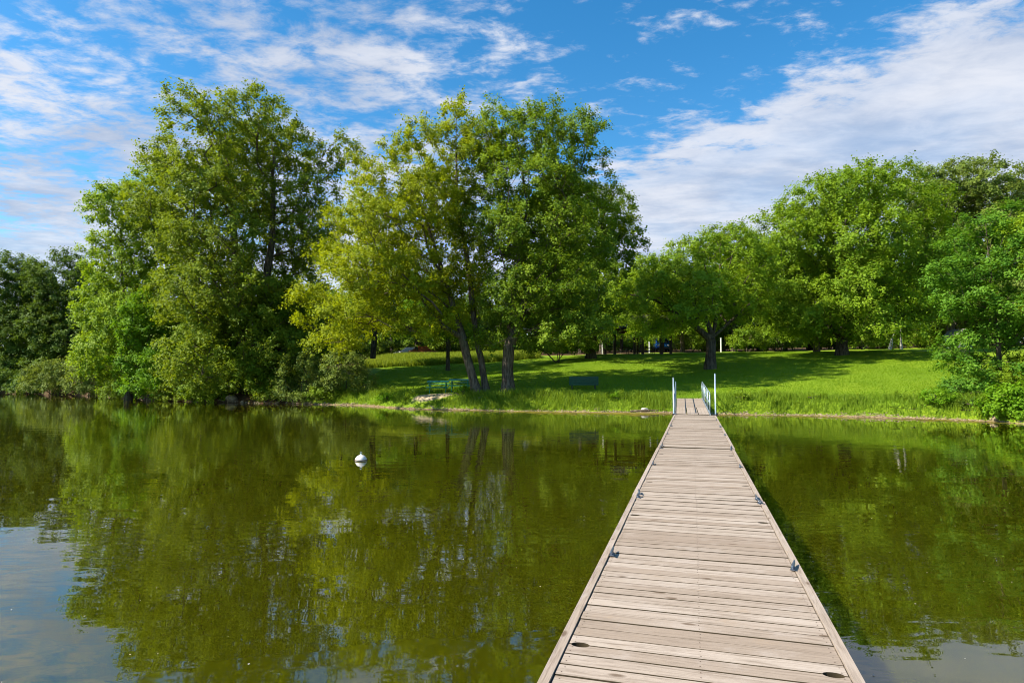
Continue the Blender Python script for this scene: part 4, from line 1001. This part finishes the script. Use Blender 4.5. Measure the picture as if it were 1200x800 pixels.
for f_ in ((6, 7, 8, 9), (9, 8, 10, 11), (1, 0, 3, 2), (2, 3, 5, 4), (0, 1, 7, 6), (4, 5, 11, 10), (1, 2, 8, 7), (2, 4, 10, 8), (3, 0, 6, 9), (5, 3, 9, 11)): bm.faces.new([vs[k] for k in f_])
link('roof', bm_mesh('roof', bm, M['roof']), r)
bm = bmesh.new(); box(bm, (0, 2.6, -0.06), (9.6, 6.6, 0.16)); link('floor_slab', bm_mesh('floor_slab', bm, M['concrete']), r)
for (dx, dy, lab) in ((-1.0, 1.4, 'dark wooden picnic table between the left posts of the shelter'), (1.9, 2.2, 'dark wooden picnic table between the right posts of the shelter')):
    picnic_table((p[0] + dx, D + dy, zg + 0.02), 0, 1.9, 'brown_wood', lab, 'picnic tables inside the shelter')

def car(loc, rz, paint, label, L=4.3, Wd=1.75, h=1.45, van=False):
    r = empty('parked_car', loc, rz); tag(r, label, 'car', 'cars parked beyond the lawn')
    # side profile, extruded across the width (x forward)
    hb = 0.62 * h if not van else 0.6 * h
    if van: prof = [(-L / 2, 0.3), (-L / 2, h), (L * 0.22, h), (L * 0.36, hb), (L / 2, hb - 0.12), (L / 2, 0.3)]
    else: prof = [(-L / 2, 0.3), (-L / 2, hb), (-L * 0.36, hb + 0.05), (-L * 0.24, h), (L * 0.1, h), (L * 0.25, hb + 0.03), (L * 0.47, hb - 0.1), (L / 2, 0.5), (L / 2, 0.3)]
    bm = bmesh.new()
    def inset(z): return 0.0 if z <= hb + 0.06 else 0.16
    A = [bm.verts.new((x, -Wd / 2 + inset(z), z)) for x, z in prof]; B = [bm.verts.new((x, Wd / 2 - inset(z), z)) for x, z in prof]; n = len(prof)
    for k in range(n): bm.faces.new((A[k], A[(k + 1) % n], B[(k + 1) % n], B[k]))
    bm.faces.new(A[::-1]); bm.faces.new(B)
    bmesh.ops.bevel(bm, geom=list(bm.edges), offset=0.045, segments=2, affect='EDGES')
    link('body', bm_mesh('body', bm, M[paint], True), r)
    # glass: windscreen and side windows, a little proud
    bm = bmesh.new()
    (xa, za), (xb, zb) = ((L * 0.22, h), (L * 0.36, hb)) if van else ((L * 0.1, h), (L * 0.25, hb + 0.03))
    for t0, t1, w in ((0.14, 0.88, Wd / 2 - 0.2),):
        q0 = (xa + (xb - xa) * t0 + 0.02, za + (zb - za) * t0 + 0.02); q1 = (xa + (xb - xa) * t1 + 0.02, za + (zb - za) * t1 + 0.02)
        bm.faces.new([bm.verts.new(c) for c in ((q0[0], -w, q0[1]), (q1[0], -w - 0.06, q1[1]), (q1[0], w + 0.06, q1[1]), (q0[0], w, q0[1]))])
    link('windscreen', bm_mesh('windscreen', bm, M['glass']), r)
    for s in (-1, 1):
        bm = bmesh.new(); y1 = s * (Wd / 2 + 0.004 - 0.03); y2 = s * (Wd / 2 - 0.16 + 0.02)
        x0, x1 = (-L * 0.4, L * 0.22) if van else (-L * 0.27, L * 0.13)
        bm.faces.new([bm.verts.new(c) for c in ((x0, y1, hb + 0.1), (x1 + 0.1, y1, hb + 0.1), (x1 - 0.05, y2, h - 0.1), (x0 + 0.1, y2, h - 0.1))])
        link('side_window', bm_mesh('side_window', bm, M['glass']), r)
        bm = bmesh.new(); box(bm, (L / 2 - 0.02, s * Wd * 0.36, hb - 0.28), (0.08, 0.3, 0.16), bev=0.02); link('headlight', bm_mesh('headlight', bm, M['lamp']), r)
        for sx in (-0.31, 0.31):
            bm = bmesh.new(); tube(bm, [(L * sx, s * (Wd / 2 - 0.2), 0.32), (L * sx, s * (Wd / 2 + 0.02), 0.32)], 0.32, 18); link('wheel', bm_mesh('wheel', bm, M['tyre']), r)
    bm = bmesh.new(); box(bm, (L / 2, 0, 0.42), (0.1, Wd * 0.92, 0.16), bev=0.02); link('bumper', bm_mesh('bumper', bm, M['dark_metal']), r)
    return r
D = 86; p = at(775, 411, D); car((p[0], D, H(p[0], D)), rad(-96), 'car_blue', 'blue van parked behind the shelter, seen between its posts', 4.6, 1.8, 1.75, True)
D = 82.0; p = at(497, 411, D); car((p[0], D, H(p[0], D)), rad(4), 'car_orange', 'orange red car parked behind the rough grass at the back', 3.9, 1.7, 1.42)
D = 85; p = at(480, 411, D); car((p[0], D, H(p[0], D)), rad(182), 'car_white', 'pale car parked left of the orange red one', 4.1, 1.7, 1.42)
for (px, D, h_, lab) in ((706, 71, 1.4, 'slim white post beside the left end of the shelter'), (761, 76, 1.3, 'slim white post seen under the middle of the shelter'), (845, 72, 1.6, 'slim white post just right of the oak trunk')):
    p = at(px, 412, D); r = empty('white_post', (p[0], D, H(p[0], D))); tag(r, lab, 'post')
    bm = bmesh.new(); box(bm, (0, 0, h_ / 2 - 0.1), (0.12, 0.12, h_ + 0.2), bev=0.01); link('shaft', bm_mesh('shaft', bm, M['white_paint']), r)
    bm = bmesh.new(); box(bm, (0, 0, h_ + 0.03), (0.15, 0.15, 0.05), bev=0.015); link('cap', bm_mesh('cap', bm, M['white_paint']), r)
# pale leaning stems right of the stout trunk
D = 66; p = at(1053, 413, D); m_ = D / F
r = grow('birch_tree', (p[0], D, H(p[0], D)), [[(-0.9, 0, 0), (-0.3, 0, 2.0), (0.1, 0.3, 4.5), (0.3, 0.3, 6.5)], [(0.3, 0, 0), (0.25, 0, 2.0), (0.5, 0.2, 4.5), (0.6, 0.2, 6.8)]],
         [(0, 0, 6.2, 1.6, 1.6, 1.2), (0.8, 0.4, 7.4, 1.5, 1.5, 1.2), (-0.9, 0.2, 5.4, 1.2, 1.2, 0.8)], 97, leaf='maple_mid', bark='bark_pale', r_base=0.13, sp=0.9, size=0.2, label='two pale leaning stems in the shade right of the stout trunk')
D = 67; p = at(1124, 413, D); r = empty('garden_shed', (p[0], D, H(p[0], D)), rad(25)); tag(r, 'small grey shed with a sloping roof, in shade behind the layered young tree', 'shed')
bm = bmesh.new()
prof = [(-1.0, 0), (1.0, 0), (1.0, 1.2), (0, 1.85), (-1.0, 1.2)]
A = [bm.verts.new((x, -0.8, z)) for x, z in prof]; B = [bm.verts.new((x, 0.8, z)) for x, z in prof]
for k in range(5): bm.faces.new((A[k], A[(k + 1) % 5], B[(k + 1) % 5], B[k]))
bm.faces.new(A[::-1]); bm.faces.new(B); link('walls', bm_mesh('walls', bm, M['shed']), r)
bm = bmesh.new()
for s in (-1, 1): box(bm, (s * 0.55, 0, 1.60), (1.4, 1.9, 0.06), Matrix.Rotation(s * math.atan2(0.65, 1.0), 3, 'Y'))
link('roof', bm_mesh('roof', bm, M['concrete']), r)
bm = bmesh.new(); box(bm, (0.1, -0.815, 0.55), (0.65, 0.03, 1.08)); link('door', bm_mesh('door', bm, M['brown_wood']), r)
